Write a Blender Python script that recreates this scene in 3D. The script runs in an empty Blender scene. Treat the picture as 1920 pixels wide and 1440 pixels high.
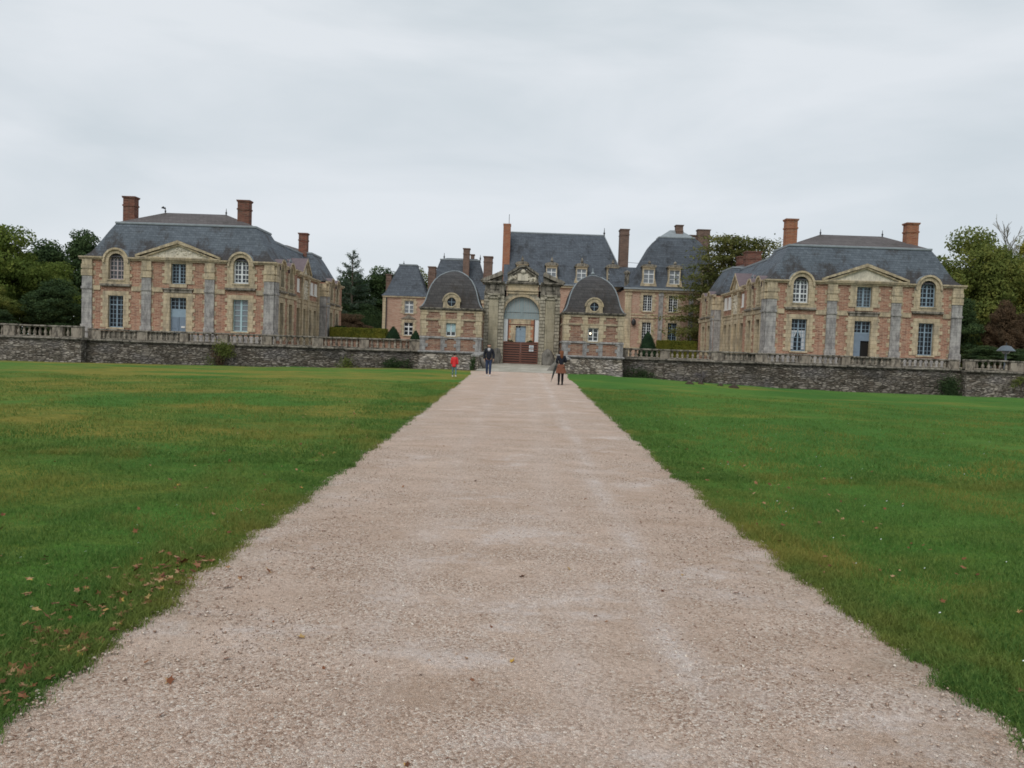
import bpy, math, random
import numpy as np
from mathutils import Vector, Matrix
random.seed(7); rng = np.random.default_rng(11)
PI = math.pi
S = bpy.context.scene
COL = S.collection
# ------------------------------------------------------------------ camera
EYE = 2.13
cd = bpy.data.cameras.new('camera'); cam = bpy.data.objects.new('camera', cd); COL.objects.link(cam)
cam.location = (0, 0, EYE)
cam.matrix_world = Matrix.Translation((0, 0, EYE)) @ (Matrix.Rotation(math.radians(0.589), 4, 'Z') @ Matrix.Rotation(PI/2 - math.radians(2.464), 4, 'X') @ Matrix.Rotation(math.radians(2.0), 4, 'Z'))
cd.sensor_width = 36; cd.lens = 1442/1920*36; cd.clip_end = 3000; cd.clip_start = 0.1
S.camera = cam
# ------------------------------------------------------------------ world, sun, exposure
SUN_EL, SUN_AZ = math.radians(48), math.radians(200)
w = bpy.data.worlds.new("World"); S.world = w; w.use_nodes = True
nt = w.node_tree; nt.nodes.clear()
wo = nt.nodes.new('ShaderNodeOutputWorld'); mx = nt.nodes.new('ShaderNodeMixShader')
b1 = nt.nodes.new('ShaderNodeBackground'); b2 = nt.nodes.new('ShaderNodeBackground')
sk = nt.nodes.new('ShaderNodeTexSky'); sk.sky_type = 'NISHITA'; sk.sun_disc = False; sk.sun_elevation = SUN_EL; sk.sun_rotation = SUN_AZ
b1.inputs[1].default_value = 0.1; nt.links.new(sk.outputs[0], b1.inputs[0])
tc = nt.nodes.new('ShaderNodeTexCoord'); mp = nt.nodes.new('ShaderNodeMapping'); mp.inputs['Scale'].default_value = (1.0, 1.0, 3.6)
mp.inputs['Rotation'].default_value = (0.1, 0.06, 0.3); mp.inputs['Location'].default_value = (0.35, 0.2, 0.1)
nz = nt.nodes.new('ShaderNodeTexNoise'); nz.inputs['Scale'].default_value = 2.0; nz.inputs['Detail'].default_value = 6; nz.inputs['Roughness'].default_value = 0.5
nz.inputs['Distortion'].default_value = 0.35
cr = nt.nodes.new('ShaderNodeValToRGB')
cr.color_ramp.elements[0].position = 0.38; cr.color_ramp.elements[0].color = (0.60, 0.67, 0.71, 1)
cr.color_ramp.elements[1].position = 0.62; cr.color_ramp.elements[1].color = (0.80, 0.84, 0.875, 1)
sx = nt.nodes.new('ShaderNodeSeparateXYZ'); mr = nt.nodes.new('ShaderNodeMapRange')
mr.inputs['From Min'].default_value = 0.0; mr.inputs['From Max'].default_value = 0.42; mr.inputs['To Min'].default_value = 0.6; mr.inputs['To Max'].default_value = 0.05
mxc = nt.nodes.new('ShaderNodeMixRGB'); mxc.inputs[2].default_value = (0.775, 0.81, 0.86, 1)
for a, b in ((tc.outputs['Generated'], mp.inputs[0]), (mp.outputs[0], nz.inputs['Vector']), (nz.outputs['Fac'], cr.inputs[0]), (tc.outputs['Generated'], sx.inputs[0]),
             (sx.outputs[2], mr.inputs[0]), (mr.outputs[0], mxc.inputs[0]), (cr.outputs[0], mxc.inputs[1]), (mxc.outputs[0], b2.inputs[0]),
             (b1.outputs[0], mx.inputs[1]), (b2.outputs[0], mx.inputs[2]), (mx.outputs[0], wo.inputs[0])):
    nt.links.new(a, b)
mx.inputs[0].default_value = 0.92; b2.inputs[1].default_value = 1.0
sl = bpy.data.lights.new('sun', 'SUN'); sl.energy = 1.5; sl.angle = math.radians(30); sl.color = (1, 0.96, 0.9)
so = bpy.data.objects.new('sun', sl); COL.objects.link(so)
so.rotation_euler = (PI/2 - SUN_EL, 0, PI - SUN_AZ)
S.view_settings.view_transform = 'Standard'; S.view_settings.look = 'None'; S.view_settings.exposure = 0; S.view_settings.gamma = 1
S.render.engine = 'CYCLES'; S.render.resolution_x = 1024; S.render.resolution_y = 768
S.cycles.filter_width = 1.7

# ------------------------------------------------------------------ materials
class NT:
    def __init__(s, name, kind='bsdf', rough=0.9, spec=0.3, metal=0.0):
        s.m = bpy.data.materials.new(name); s.m.use_nodes = True; s.t = s.m.node_tree; s.n = s.t.nodes; s.l = s.t.links
        s.b = s.n['Principled BSDF']; s.b.inputs['Roughness'].default_value = rough; s.b.inputs['Metallic'].default_value = metal
        s.b.inputs['Specular IOR Level'].default_value = spec
        s.tc = s.n.new('ShaderNodeTexCoord')
    def put(s, sock, v):
        if hasattr(v, 'is_linked') or isinstance(v, bpy.types.NodeSocket): s.l.new(v, sock)
        elif isinstance(v, (tuple, list)): sock.default_value = tuple(v) + ((1,) if len(v) == 3 and len(sock.default_value) == 4 else ())
        else: sock.default_value = v
    def co(s, sc=(1, 1, 1), wall=False, loc=(0, 0, 0)):
        o = s.tc.outputs['Object']
        if wall:
            x = s.n.new('ShaderNodeSeparateXYZ'); s.l.new(o, x.inputs[0]); c = s.n.new('ShaderNodeCombineXYZ')
            s.l.new(s.math('ADD', x.outputs[0], x.outputs[1]), c.inputs[0]); s.l.new(x.outputs[2], c.inputs[1]); o = c.outputs[0]
        mp = s.n.new('ShaderNodeMapping'); mp.inputs['Scale'].default_value = sc; mp.inputs['Location'].default_value = loc; s.l.new(o, mp.inputs[0]); return mp.outputs[0]
    def noise(s, v, scale=1, det=4, ro=0.55, dist=0.0):
        n = s.n.new('ShaderNodeTexNoise'); s.l.new(v, n.inputs['Vector']); n.inputs['Scale'].default_value = scale; n.inputs['Detail'].default_value = det
        n.inputs['Roughness'].default_value = ro; n.inputs['Distortion'].default_value = dist; return n.outputs['Fac']
    def vor(s, v, scale=1, feat='F1', rnd=1.0, out='Distance'):
        n = s.n.new('ShaderNodeTexVoronoi'); s.l.new(v, n.inputs['Vector']); n.feature = feat; n.inputs['Scale'].default_value = scale; n.inputs['Randomness'].default_value = rnd; return n.outputs[out]
    def brick(s, v, w, h, mort=0.01, c1=(0, 0, 0), c2=(1, 1, 1), cm=(.5, .5, .5), off=0.5, smooth=0.1, bias=0.0):
        n = s.n.new('ShaderNodeTexBrick'); s.l.new(v, n.inputs['Vector']); n.offset = off
        for k, q in (('Scale', 1), ('Brick Width', w), ('Row Height', h), ('Mortar Size', mort), ('Mortar Smooth', smooth), ('Bias', bias)): n.inputs[k].default_value = q
        s.put(n.inputs['Color1'], c1); s.put(n.inputs['Color2'], c2); s.put(n.inputs['Mortar'], cm); return n.outputs['Color'], n.outputs['Fac']
    def ramp(s, f, st, mode='LINEAR'):
        n = s.n.new('ShaderNodeValToRGB'); s.l.new(f, n.inputs[0]); n.color_ramp.interpolation = mode; e = n.color_ramp.elements
        while len(e) < len(st): e.new(0.5)
        for i, (p, c) in enumerate(st): e[i].position = p; e[i].color = (c, c, c, 1) if isinstance(c, (int, float)) else tuple(c) + (1,)
        return n.outputs[0]
    def mix(s, f, a, b, mode='MIX'):
        n = s.n.new('ShaderNodeMixRGB'); n.blend_type = mode; s.put(n.inputs[0], f); s.put(n.inputs[1], a); s.put(n.inputs[2], b); return n.outputs[0]
    def math(s, op, a, b=0.0):
        n = s.n.new('ShaderNodeMath'); n.operation = op; s.put(n.inputs[0], a); s.put(n.inputs[1], b); return n.outputs[0]
    def bump(s, h, st=0.5, d=0.02):
        n = s.n.new('ShaderNodeBump'); n.inputs['Strength'].default_value = st; n.inputs['Distance'].default_value = d; s.l.new(h, n.inputs['Height']); s.l.new(n.outputs[0], s.b.inputs['Normal'])
    def color(s, c): s.put(s.b.inputs['Base Color'], c); return s
    def done(s): return s.m

def simple(name, c, rough=0.7, var=0.25, sc=6, spec=0.3, metal=0.0):
    k = NT(name, rough=rough, spec=spec, metal=metal); f = k.noise(k.co(), sc, 5)
    k.color(k.mix(f, tuple(x*(1-var) for x in c), tuple(min(1, x*(1+var)) for x in c))); k.bump(f, 0.2, 0.01); return k.done()

def brickmat(name, cols, mortar, h=0.12, w=0.44, grime=0.5):
    k = NT(name, rough=0.92, spec=0.2); v = k.co(wall=True)
    wob = k.noise(k.co((0.5, 3.0, 1), wall=True), 1.3, 3)
    # courses wander a little: offset z by a noise
    mpn = k.n.new('ShaderNodeVectorMath'); mpn.operation = 'ADD'; cb = k.n.new('ShaderNodeCombineXYZ')
    k.l.new(k.math('MULTIPLY', wob, 0.12), cb.inputs[1]); k.l.new(v, mpn.inputs[0]); k.l.new(cb.outputs[0], mpn.inputs[1]); v2 = mpn.outputs[0]
    c, f = k.brick(v2, w, h, h*0.15, (0, 0, 0), (1, 1, 1), (0.5, 0.5, 0.5), smooth=0.3)
    r = k.math('ADD', k.math('MULTIPLY', c, 0.5), k.math('MULTIPLY', k.noise(k.co((1, 4, 1), wall=True), 3.0, 5, 0.7), 0.5))
    col = k.ramp(r, [(0.2, cols[0]), (0.42, cols[1]), (0.6, cols[2]), (0.8, cols[3])])
    streak = k.noise(k.co((0.9, 12.0, 1), wall=True), 1.5, 5, 0.7)
    mf = k.math('MAXIMUM', f, k.ramp(streak, [(0.51, 0), (0.60, 0.85)]))
    col = k.mix(mf, col, mortar)
    col = k.mix(k.ramp(k.noise(k.co((1, 6, 1), wall=True, loc=(7, 3, 0)), 2.6, 5, 0.7), [(0.56, 0), (0.66, grime)]), col, (0.055, 0.04, 0.035))
    big = k.noise(k.co((1, 1, 1), wall=True, loc=(5, 2, 0)), 0.5, 4)
    col = k.mix(k.ramp(big, [(0.4, 0), (0.7, grime*0.6)]), col, (0.12, 0.085, 0.07))
    rain = k.noise(k.co((4, 4, 0.28), loc=(2, 2, 0)), 1.0, 5, 0.7); col = k.mix(k.ramp(rain, [(0.5, 0), (0.68, grime*0.7)]), col, (0.09, 0.07, 0.06))
    k.color(col); k.bump(k.math('SUBTRACT', 1.0, mf), 0.6, 0.02); return k.done()

def stonemat(name, a, b, dark, stain=0.5, w=0.7, h=0.34, jm=0.012, sc=1.0):
    k = NT(name, rough=0.93, spec=0.2); v = k.co(wall=True)
    c, f = k.brick(v, w, h, jm, (0.2, 0.2, 0.2), (0.8, 0.8, 0.8), (0.5, 0.5, 0.5))
    n1 = k.noise(k.co(), 1.1*sc, 6, 0.65); n2 = k.noise(k.co((1, 1, 0.35)), 2.3*sc, 6, 0.7)
    col = k.mix(k.math('ADD', k.math('MULTIPLY', c, 0.4), k.math('MULTIPLY', k.ramp(n1, [(0.36, 0), (0.62, 1)]), 0.6)), a, b)
    col = k.mix(k.ramp(n2, [(0.46, 0), (0.62, stain)]), col, dark)
    rain = k.noise(k.co((5, 5, 0.3), loc=(1, 4, 0)), 1.0, 5, 0.7); col = k.mix(k.ramp(rain, [(0.52, 0), (0.7, stain*0.7)]), col, dark)
    col = k.mix(k.ramp(k.noise(k.co(), 9*sc, 5, 0.7), [(0.5, 0), (0.8, 0.45)]), col, tuple(x*0.55 for x in a))
    col = k.mix(k.math('MULTIPLY', f, 0.65), col, tuple(x*0.35 for x in a))
    k.color(col); k.bump(k.math('SUBTRACT', n2, k.math('MULTIPLY', f, 0.8)), 0.5, 0.03); return k.done()

def rubblemat(name, pale=1.0, dk=0.6):
    k = NT(name, rough=0.95, spec=0.15)
    dist = k.noise(k.co((0.8, 2, 1), wall=True), 1.6, 4)
    def stones(sx_, sz_, loc):
        v = k.co((sx_, sz_, 1), wall=True, loc=loc); ad = k.n.new('ShaderNodeVectorMath'); ad.operation = 'ADD'; cb = k.n.new('ShaderNodeCombineXYZ')
        k.l.new(k.math('MULTIPLY', dist, 1.1), cb.inputs[1]); k.l.new(k.math('MULTIPLY', dist, 0.9), cb.inputs[0]); k.l.new(v, ad.inputs[0]); k.l.new(cb.outputs[0], ad.inputs[1])
        sep = k.n.new('ShaderNodeSeparateColor'); k.l.new(k.vor(ad.outputs[0], 1.0, 'F1', 0.7, 'Color'), sep.inputs[0]); return sep.outputs[0], k.vor(ad.outputs[0], 1.0, 'DISTANCE_TO_EDGE', 0.7)
    c1, e1 = stones(1.9, 6.6, (0, 0, 0)); c2, e2 = stones(3.0, 9.0, (5, 3, 0)); sel = k.ramp(k.noise(k.co((0.7, 1.2, 1), wall=True), 0.9, 3), [(0.46, 0), (0.50, 1)])
    cc = k.mix(sel, c1, c2); ed = k.mix(sel, e1, e2)
    col = k.ramp(cc, [(0.15, (0.12*pale, 0.10*pale, 0.078*pale)), (0.4, (0.195*pale, 0.168*pale, 0.132*pale)), (0.6, (0.27*pale, 0.242*pale, 0.205*pale)), (0.85, (0.37*pale, 0.33*pale, 0.275*pale))])
    fine = k.noise(k.co((1, 1, 1.6)), 6, 6, 0.72)
    col = k.mix(k.ramp(fine, [(0.45, 0.0), (0.7, 0.6)]), col, (0.12*pale, 0.11*pale, 0.10*pale))
    patch = k.noise(k.co((0.8, 1.4, 1), wall=True, loc=(3, 1, 0)), 0.28, 7, 0.75)
    col = k.mix(k.ramp(patch, [(0.48, 0), (0.60, dk)]), col, (0.065, 0.06, 0.048))
    lil = k.noise(k.co((0.6, 1.2, 1), wall=True, loc=(13, 2, 0)), 0.6, 5, 0.6); col = k.mix(k.ramp(lil, [(0.5, 0), (0.66, 0.55)]), col, (0.26*pale, 0.245*pale, 0.24*pale))
    col = k.mix(k.ramp(k.noise(k.co((0.4, 1, 1), wall=True, loc=(9, 4, 0)), 1.7, 5), [(0.58, 0), (0.72, 0.45)]), col, (0.09, 0.085, 0.04))
    joint = k.ramp(ed, [(0.03, 1.0), (0.16, 0.0)])
    col = k.mix(k.math('MULTIPLY', joint, k.ramp(fine, [(0.3, 0.9), (0.65, 0.45)])), col, (0.028, 0.025, 0.02))
    k.color(col); k.bump(k.math('ADD', k.ramp(ed, [(0.0, 0), (0.2, 1)]), k.math('MULTIPLY', fine, 0.9)), 0.9, 0.08); return k.done()

def slatemat(name, a, b, moss, mossc, h=0.2, low=None):
    k = NT(name, rough=0.7, spec=0.3)
    v = k.co(wall=True); c, f = k.brick(v, 0.34, h, 0.014, (0, 0, 0), (1, 1, 1), (0.4, 0.4, 0.4))
    n = k.noise(k.co((1, 1, 2.2)), 0.8, 6, 0.7); row = k.noise(k.co((0.25, 6.0, 1), wall=True, loc=(1, 5, 0)), 1.0, 4, 0.7)
    col = k.mix(k.math('ADD', k.math('MULTIPLY', c, 0.35), k.math('ADD', k.math('MULTIPLY', n, 0.45), k.math('MULTIPLY', k.ramp(row, [(0.4, 0), (0.62, 1)]), 0.35))), a, b)
    mn = k.noise(k.co((1, 1, 0.6), loc=(2, 5, 1)), 0.55, 8, 0.78)
    if low:   # moss thickest on the bottom courses
        sp = k.n.new('ShaderNodeSeparateXYZ'); k.l.new(k.tc.outputs['Object'], sp.inputs[0]); mn = k.math('ADD', mn, k.math('MULTIPLY', k.math('MAXIMUM', k.math('SUBTRACT', low, sp.outputs[2]), 0.0), 0.10))
    m1 = k.ramp(mn, [(0.52, 0), (0.64, moss)])
    col = k.mix(m1, col, mossc)
    col = k.mix(k.ramp(k.noise(k.co((3, 3, 0.7), loc=(8, 1, 3)), 1.2, 7, 0.8), [(0.56, 0), (0.7, 0.4)]), col, tuple(min(1, x*1.9) for x in b))
    col = k.mix(k.ramp(k.noise(k.co((1, 1, 1), loc=(3, 1, 7)), 5, 6, 0.8), [(0.55, 0), (0.68, 0.5)]), col, tuple(x*0.4 for x in a))
    col = k.mix(k.math('MULTIPLY', f, 0.45), col, tuple(x*0.4 for x in a))
    k.color(col); k.bump(k.math('SUBTRACT', c, f), 0.5, 0.02); return k.done()

def leafmat(name, a, b, c, sc=0.5):
    k = NT(name, rough=0.75, spec=0.15)
    oi = k.n.new('ShaderNodeObjectInfo'); n = k.noise(k.co(), sc, 4, 0.6); n2 = k.noise(k.co(), sc*9, 2)
    f = k.math('ADD', k.math('MULTIPLY', n, 0.75), k.math('MULTIPLY', n2, 0.35))
    col = k.ramp(f, [(0.38, a), (0.54, b), (0.72, c)])
    col = k.mix(k.math('MULTIPLY', oi.outputs['Random'], 0.35), col, tuple(x*0.62 for x in b))
    tr = k.n.new('ShaderNodeBsdfTranslucent'); k.l.new(col, tr.inputs[0]); ms = k.n.new('ShaderNodeMixShader'); ms.inputs[0].default_value = 0.35
    out = k.n['Material Output']; k.color(col); k.l.new(k.b.outputs[0], ms.inputs[1]); k.l.new(tr.outputs[0], ms.inputs[2]); k.l.new(ms.outputs[0], out.inputs[0]); return k.done()

RED = [(0.17, 0.075, 0.055), (0.31, 0.13, 0.085), (0.39, 0.19, 0.125), (0.41, 0.27, 0.195)]
M = {}
M['brick'] = brickmat('weathered brick', RED, (0.50, 0.36, 0.26))
M['lbrick'] = brickmat('lodge brick', [(0.12, 0.05, 0.04), (0.26, 0.115, 0.08), (0.34, 0.18, 0.12), (0.33, 0.23, 0.175)], (0.40, 0.30, 0.22), h=0.13, w=0.5, grime=0.55)
M['pbrick'] = brickmat('pink brick', [(0.30, 0.165, 0.12), (0.38, 0.215, 0.155), (0.43, 0.27, 0.20), (0.42, 0.30, 0.23)], (0.47, 0.35, 0.27), h=0.13, w=0.4, grime=0.15)
M['orange'] = brickmat('orange brick', [(0.30, 0.11, 0.06), (0.42, 0.16, 0.09), (0.48, 0.21, 0.12), (0.42, 0.23, 0.14)], (0.45, 0.28, 0.18), grime=0.1)
M['chim'] = brickmat('chimney brick', [(0.09, 0.035, 0.028), (0.18, 0.055, 0.038), (0.25, 0.085, 0.055), (0.23, 0.11, 0.08)], (0.20, 0.13, 0.10), grime=0.6)
M['chimfar'] = brickmat('old far chimney brick', [(0.08, 0.05, 0.042), (0.155, 0.09, 0.07), (0.22, 0.13, 0.095), (0.20, 0.14, 0.115)], (0.19, 0.145, 0.12), grime=0.5)
M['chim2'] = brickmat('orange chimney brick', [(0.25, 0.08, 0.042), (0.36, 0.12, 0.06), (0.40, 0.16, 0.08), (0.34, 0.16, 0.10)], (0.33, 0.2, 0.14), grime=0.35)
M['cream'] = stonemat('cream limestone', (0.42, 0.335, 0.21), (0.59, 0.50, 0.355), (0.20, 0.175, 0.14), 0.65)
M['grey'] = stonemat('grey weathered stone', (0.21, 0.205, 0.205), (0.47, 0.455, 0.425), (0.13, 0.12, 0.12), 0.65, 0.9, 0.42, 0.008, 1.7)
M['gatestone'] = stonemat('old gate stone', (0.37, 0.335, 0.25), (0.54, 0.50, 0.41), (0.13, 0.125, 0.10), 0.6, 0.6, 0.27, 0.03)
M['fluted'] = stonemat('fluted stone', (0.42, 0.375, 0.27), (0.53, 0.485, 0.37), (0.18, 0.17, 0.125), 0.5, 3, 0.9, 0.008)
M['mossy'] = stonemat('mossy stone', (0.18, 0.16, 0.13), (0.33, 0.30, 0.25), (0.045, 0.042, 0.034), 0.95, 1.6, 5, 0.02, 1.4)
M['pale'] = stonemat('pale baluster stone', (0.23, 0.195, 0.155), (0.40, 0.355, 0.29), (0.075, 0.065, 0.055), 0.9, 3, 3, 0.0, 1.5)
M['relief'] = stonemat('carved stone', (0.55, 0.50, 0.40), (0.66, 0.61, 0.50), (0.3, 0.28, 0.24), 0.5, 3, 3, 0.0, 2.5)
M['rubble'] = rubblemat('rubble wall', 1.0, 0.8)
M['rubble3'] = rubblemat('weathered bastion wall', 1.3, 0.5)
M['rubble2'] = rubblemat('pale rubble wall', 1.85, 0.2)
M['slate'] = slatemat('blue slate', (0.048, 0.06, 0.076), (0.15, 0.178, 0.21), 0.9, (0.040, 0.034, 0.032), low=8.6)
M['slate_top'] = slatemat('dark tile', (0.075, 0.065, 0.065), (0.14, 0.125, 0.125), 0.5, (0.05, 0.045, 0.04))
M['dome'] = slatemat('dark dome slate', (0.02, 0.02, 0.022), (0.09, 0.085, 0.085), 0.75, (0.036, 0.028, 0.022), low=4.6)
M['fslate'] = slatemat('far slate', (0.034, 0.042, 0.055), (0.115, 0.135, 0.16), 0.8, (0.024, 0.025, 0.028), 0.25)
M['lead'] = simple('lead flashing', (0.24, 0.27, 0.29), 0.5, 0.3, 3)
M['leadpink'] = simple('weathered purple zinc', (0.15, 0.115, 0.125), 0.6, 0.3, 3)
M['bluef'] = simple('blue grey paint', (0.24, 0.32, 0.39), 0.55, 0.15, 4)
M['bluedoor'] = simple('blue grey door paint', (0.17, 0.22, 0.28), 0.55, 0.18, 4)
M['whitef'] = simple('white paint', (0.70, 0.73, 0.74), 0.5, 0.1, 4)
M['brownf'] = simple('weathered wood paint', (0.40, 0.34, 0.34), 0.6, 0.2, 4)
M['shutter'] = simple('pale blue shutter', (0.36, 0.50, 0.53), 0.6, 0.15, 4)
M['white'] = simple('white panel', (0.66, 0.65, 0.62), 0.8, 0.12, 3)
M['glass'] = NT('dark glass', rough=0.2, spec=0.3).color((0.010, 0.013, 0.018)).done()
M['glass2'] = NT('pale curtained glass', rough=0.12, spec=0.5).color((0.17, 0.19, 0.21)).done()
M['glass3'] = NT('painted reflection glass', rough=0.18, spec=0.5).color((0.045, 0.052, 0.06)).done()  # paler base colour stands in for a partial reflection in the pane
M['dark'] = simple('dark interior', (0.012, 0.011, 0.01), 0.9)
M['curtain'] = simple('white curtain', (0.52, 0.54, 0.57), 0.9, 0.2, 8)
M['iron'] = simple('dark iron', (0.03, 0.03, 0.033), 0.5)
M['metalgrey'] = simple('grey lamp metal', (0.11, 0.135, 0.16), 0.45, 0.15)

def wood(name, a, b, sx_, sz_):
    k = NT(name, rough=0.75, spec=0.25); n = k.noise(k.co((sx_, 1, sz_)), 3, 6, 0.7)
    k.color(k.mix(n, a, b)); k.bump(n, 0.4, 0.01); return k.done()
M['brownwood'] = wood('brown wood', (0.12, 0.055, 0.042), (0.25, 0.12, 0.09), 0.6, 8)
M['frameRed'] = wood('reddish frame wood', (0.085, 0.03, 0.02), (0.14, 0.05, 0.035), 5, 0.6)
M['greywood'] = wood('weathered blue boards', (0.19, 0.245, 0.26), (0.34, 0.40, 0.41), 7, 0.4)

def m_gravel():
    k = NT('gravel', rough=0.95, spec=0.12); v = k.co()
    big = k.noise(v, 0.55, 5, 0.62); mid = k.noise(k.co((0.45, 1.3, 1)), 1.5, 7, 0.7)
    col = k.mix(big, (0.60, 0.435, 0.345), (0.80, 0.64, 0.53))
    col = k.mix(k.ramp(mid, [(0.38, 0.65), (0.56, 0.0)]), col, (0.45, 0.31, 0.22))
    # dusty pale wheel tracks and patches
    sp = k.n.new('ShaderNodeSeparateXYZ'); k.l.new(k.tc.outputs['Object'], sp.inputs[0])
    wob = k.math('MULTIPLY', k.math('SUBTRACT', k.noise(k.co((0.2, 0.25, 1)), 1.0, 2), 0.5), 0.5)
    xx = k.math('ADD', sp.outputs[0], wob)
    def track(x0, wd, am):
        d = k.math('ABSOLUTE', k.math('SUBTRACT', xx, x0)); f = k.math('SUBTRACT', 1.0, k.math('MINIMUM', k.math('DIVIDE', d, wd), 1.0))
        return k.math('MULTIPLY', k.math('MULTIPLY', f, am), k.ramp(k.noise(k.co((1.4, 0.5, 1), loc=(x0*9, 0, 0)), 1.1, 5, 0.65), [(0.34, 0.1), (0.56, 1)]))
    tr = k.math('MAXIMUM', track(1.18, 0.24, 1.0), k.math('MAXIMUM', track(-0.95, 0.35, 0.6), track(0.45, 0.3, 0.4)))
    pt = k.ramp(k.noise(k.co((0.8, 1.2, 1), loc=(3, 8, 0)), 0.8, 7, 0.72), [(0.51, 0), (0.60, 0.8)])
    brk = k.ramp(k.noise(k.co((1, 1, 1), loc=(1, 7, 0)), 11, 6, 0.8), [(0.36, 0.25), (0.56, 1)])
    col = k.mix(k.math('MULTIPLY', k.math('MAXIMUM', tr, k.math('MULTIPLY', pt, 0.9)), brk), col, (0.84, 0.755, 0.715))
    edge = k.math('ABSOLUTE', sp.outputs[0]); col = k.mix(k.math('MULTIPLY', k.ramp(k.math('SUBTRACT', edge, 2.0), [(0.1, 0), (0.7, 1)]), k.ramp(k.noise(k.co((1, 1, 1), loc=(6, 2, 0)), 1.2, 5, 0.7), [(0.42, 0), (0.62, 0.6)])), col, (0.36, 0.335, 0.27))
    peb = k.vor(v, 75, 'F1', 1.0, 'Color'); pd = k.vor(v, 75, 'DISTANCE_TO_EDGE')
    sep = k.n.new('ShaderNodeSeparateColor'); k.l.new(peb, sep.inputs[0])
    stone = k.ramp(sep.outputs[0], [(0.0, (0.20, 0.11, 0.07)), (0.25, (0.50, 0.355, 0.275)), (0.7, (0.70, 0.55, 0.45)), (1.0, (0.86, 0.78, 0.69))])
    dens = k.ramp(k.noise(k.co((0.7, 1.1, 1), loc=(4, 4, 4)), 1.2, 6, 0.7), [(0.42, 0.18), (0.58, 0.8)])
    col = k.mix(dens, col, stone)
    fine = k.noise(v, 160, 3, 0.7); col = k.mix(k.ramp(fine, [(0.34, 0.55), (0.46, 0)]), col, (0.19, 0.13, 0.095))
    f2 = k.noise(v, 34, 4, 0.7); col = k.mix(k.ramp(f2, [(0.36, 0.5), (0.47, 0)]), col, (0.24, 0.165, 0.12))
    k.color(col); k.bump(k.math('ADD', k.ramp(pd, [(0, 0), (0.3, 1)]), k.math('MULTIPLY', f2, 1.5)), 0.8, 0.012); return k.done()
M['gravel'] = m_gravel()

def m_lawn(name='lawn'):
    k = NT(name, rough=0.95, spec=0.1); v = k.co()
    n1 = k.noise(k.co((1, 0.55, 1)), 0.16, 5, 0.6); n2 = k.noise(k.co((0.7, 1.2, 1)), 1.3, 6, 0.7); n3 = k.noise(v, 14, 5, 0.75)
    col = k.ramp(n1, [(0.34, (0.052, 0.15, 0.024)), (0.5, (0.078, 0.187, 0.029)), (0.66, (0.115, 0.215, 0.036))])
    spx = k.n.new('ShaderNodeSeparateXYZ'); k.l.new(v, spx.inputs[0]); bias = k.math('MULTIPLY', k.math('MINIMUM', k.math('MAXIMUM', spx.outputs[0], -12.0), 12.0), -0.0065)
    col = k.mix(k.ramp(k.math('ADD', k.noise(k.co((0.55, 1.3, 1), loc=(4, 9, 0)), 0.22, 5, 0.62), bias), [(0.48, 0), (0.64, 0.8)]), col, (0.30, 0.225, 0.045))
    col = k.mix(k.ramp(n2, [(0.38, 0.45), (0.55, 0)]), col, (0.05, 0.125, 0.02))
    col = k.mix(k.ramp(n3, [(0.4, 0.45), (0.58, 0)]), col, (0.035, 0.085, 0.015))
    k.color(col); k.bump(k.math('ADD', n3, k.math('MULTIPLY', n2, 1.5)), 0.9, 0.05); return k.done()
M['lawn'] = m_lawn()
M['court'] = simple('courtyard gravel', (0.42, 0.35, 0.28), 0.95, 0.2, 0.6)
M['moat'] = simple('moat earth and weeds', (0.055, 0.07, 0.03), 0.95, 0.5, 1.2)
def m_slab():
    k = NT('bridge paving', rough=0.9, spec=0.2); c, f = k.brick(k.co((1, 1, 1)), 1.3, 0.8, 0.03, (0.2,)*3, (0.8,)*3, (0, 0, 0))
    n = k.noise(k.co(), 3, 7, 0.7); col = k.mix(n, (0.34, 0.315, 0.265), (0.56, 0.52, 0.45)); col = k.mix(k.ramp(k.noise(k.co((1, 0.5, 1)), 0.8, 6, 0.7), [(0.42, 0.7), (0.6, 0)]), col, (0.25, 0.235, 0.19))
    col = k.mix(k.math('MULTIPLY', f, 0.25), col, (0.16, 0.15, 0.12)); k.color(col); k.bump(n, 0.5, 0.02); return k.done()
M['slab'] = m_slab()
def m_blade():
    k = NT('grass blade', rough=0.7, spec=0.2); n = k.noise(k.co((1, 0.8, 1)), 0.5, 4, 0.6); f = k.noise(k.co(), 26, 2)
    col = k.ramp(f, [(0.32, (0.05, 0.12, 0.025)), (0.5, (0.098, 0.187, 0.038)), (0.68, (0.18, 0.265, 0.065))])
    col = k.mix(k.ramp(n, [(0.48, 0), (0.66, 0.6)]), col, (0.33, 0.25, 0.06)); k.color(col)
    tr = k.n.new('ShaderNodeBsdfTranslucent'); k.l.new(col, tr.inputs[0]); ms = k.n.new('ShaderNodeMixShader'); ms.inputs[0].default_value = 0.25
    k.l.new(k.b.outputs[0], ms.inputs[1]); k.l.new(tr.outputs[0], ms.inputs[2]); k.l.new(ms.outputs[0], k.n['Material Output'].inputs[0]); return k.done()
M['blade'] = m_blade()
def m_rand(name, st, sc=9, rough=0.85):
    k = NT(name, rough=rough, spec=0.2); vc = k.vor(k.co(), sc, 'F1', 1.0, 'Color'); sep = k.n.new('ShaderNodeSeparateColor'); k.l.new(vc, sep.inputs[0])
    k.color(k.ramp(sep.outputs[0], st)); return k.done()
M['pebble'] = m_rand('pebbles', [(0, (0.17, 0.10, 0.07)), (0.3, (0.36, 0.25, 0.19)), (0.65, (0.52, 0.41, 0.33)), (1, (0.72, 0.66, 0.58))], 60)
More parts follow.
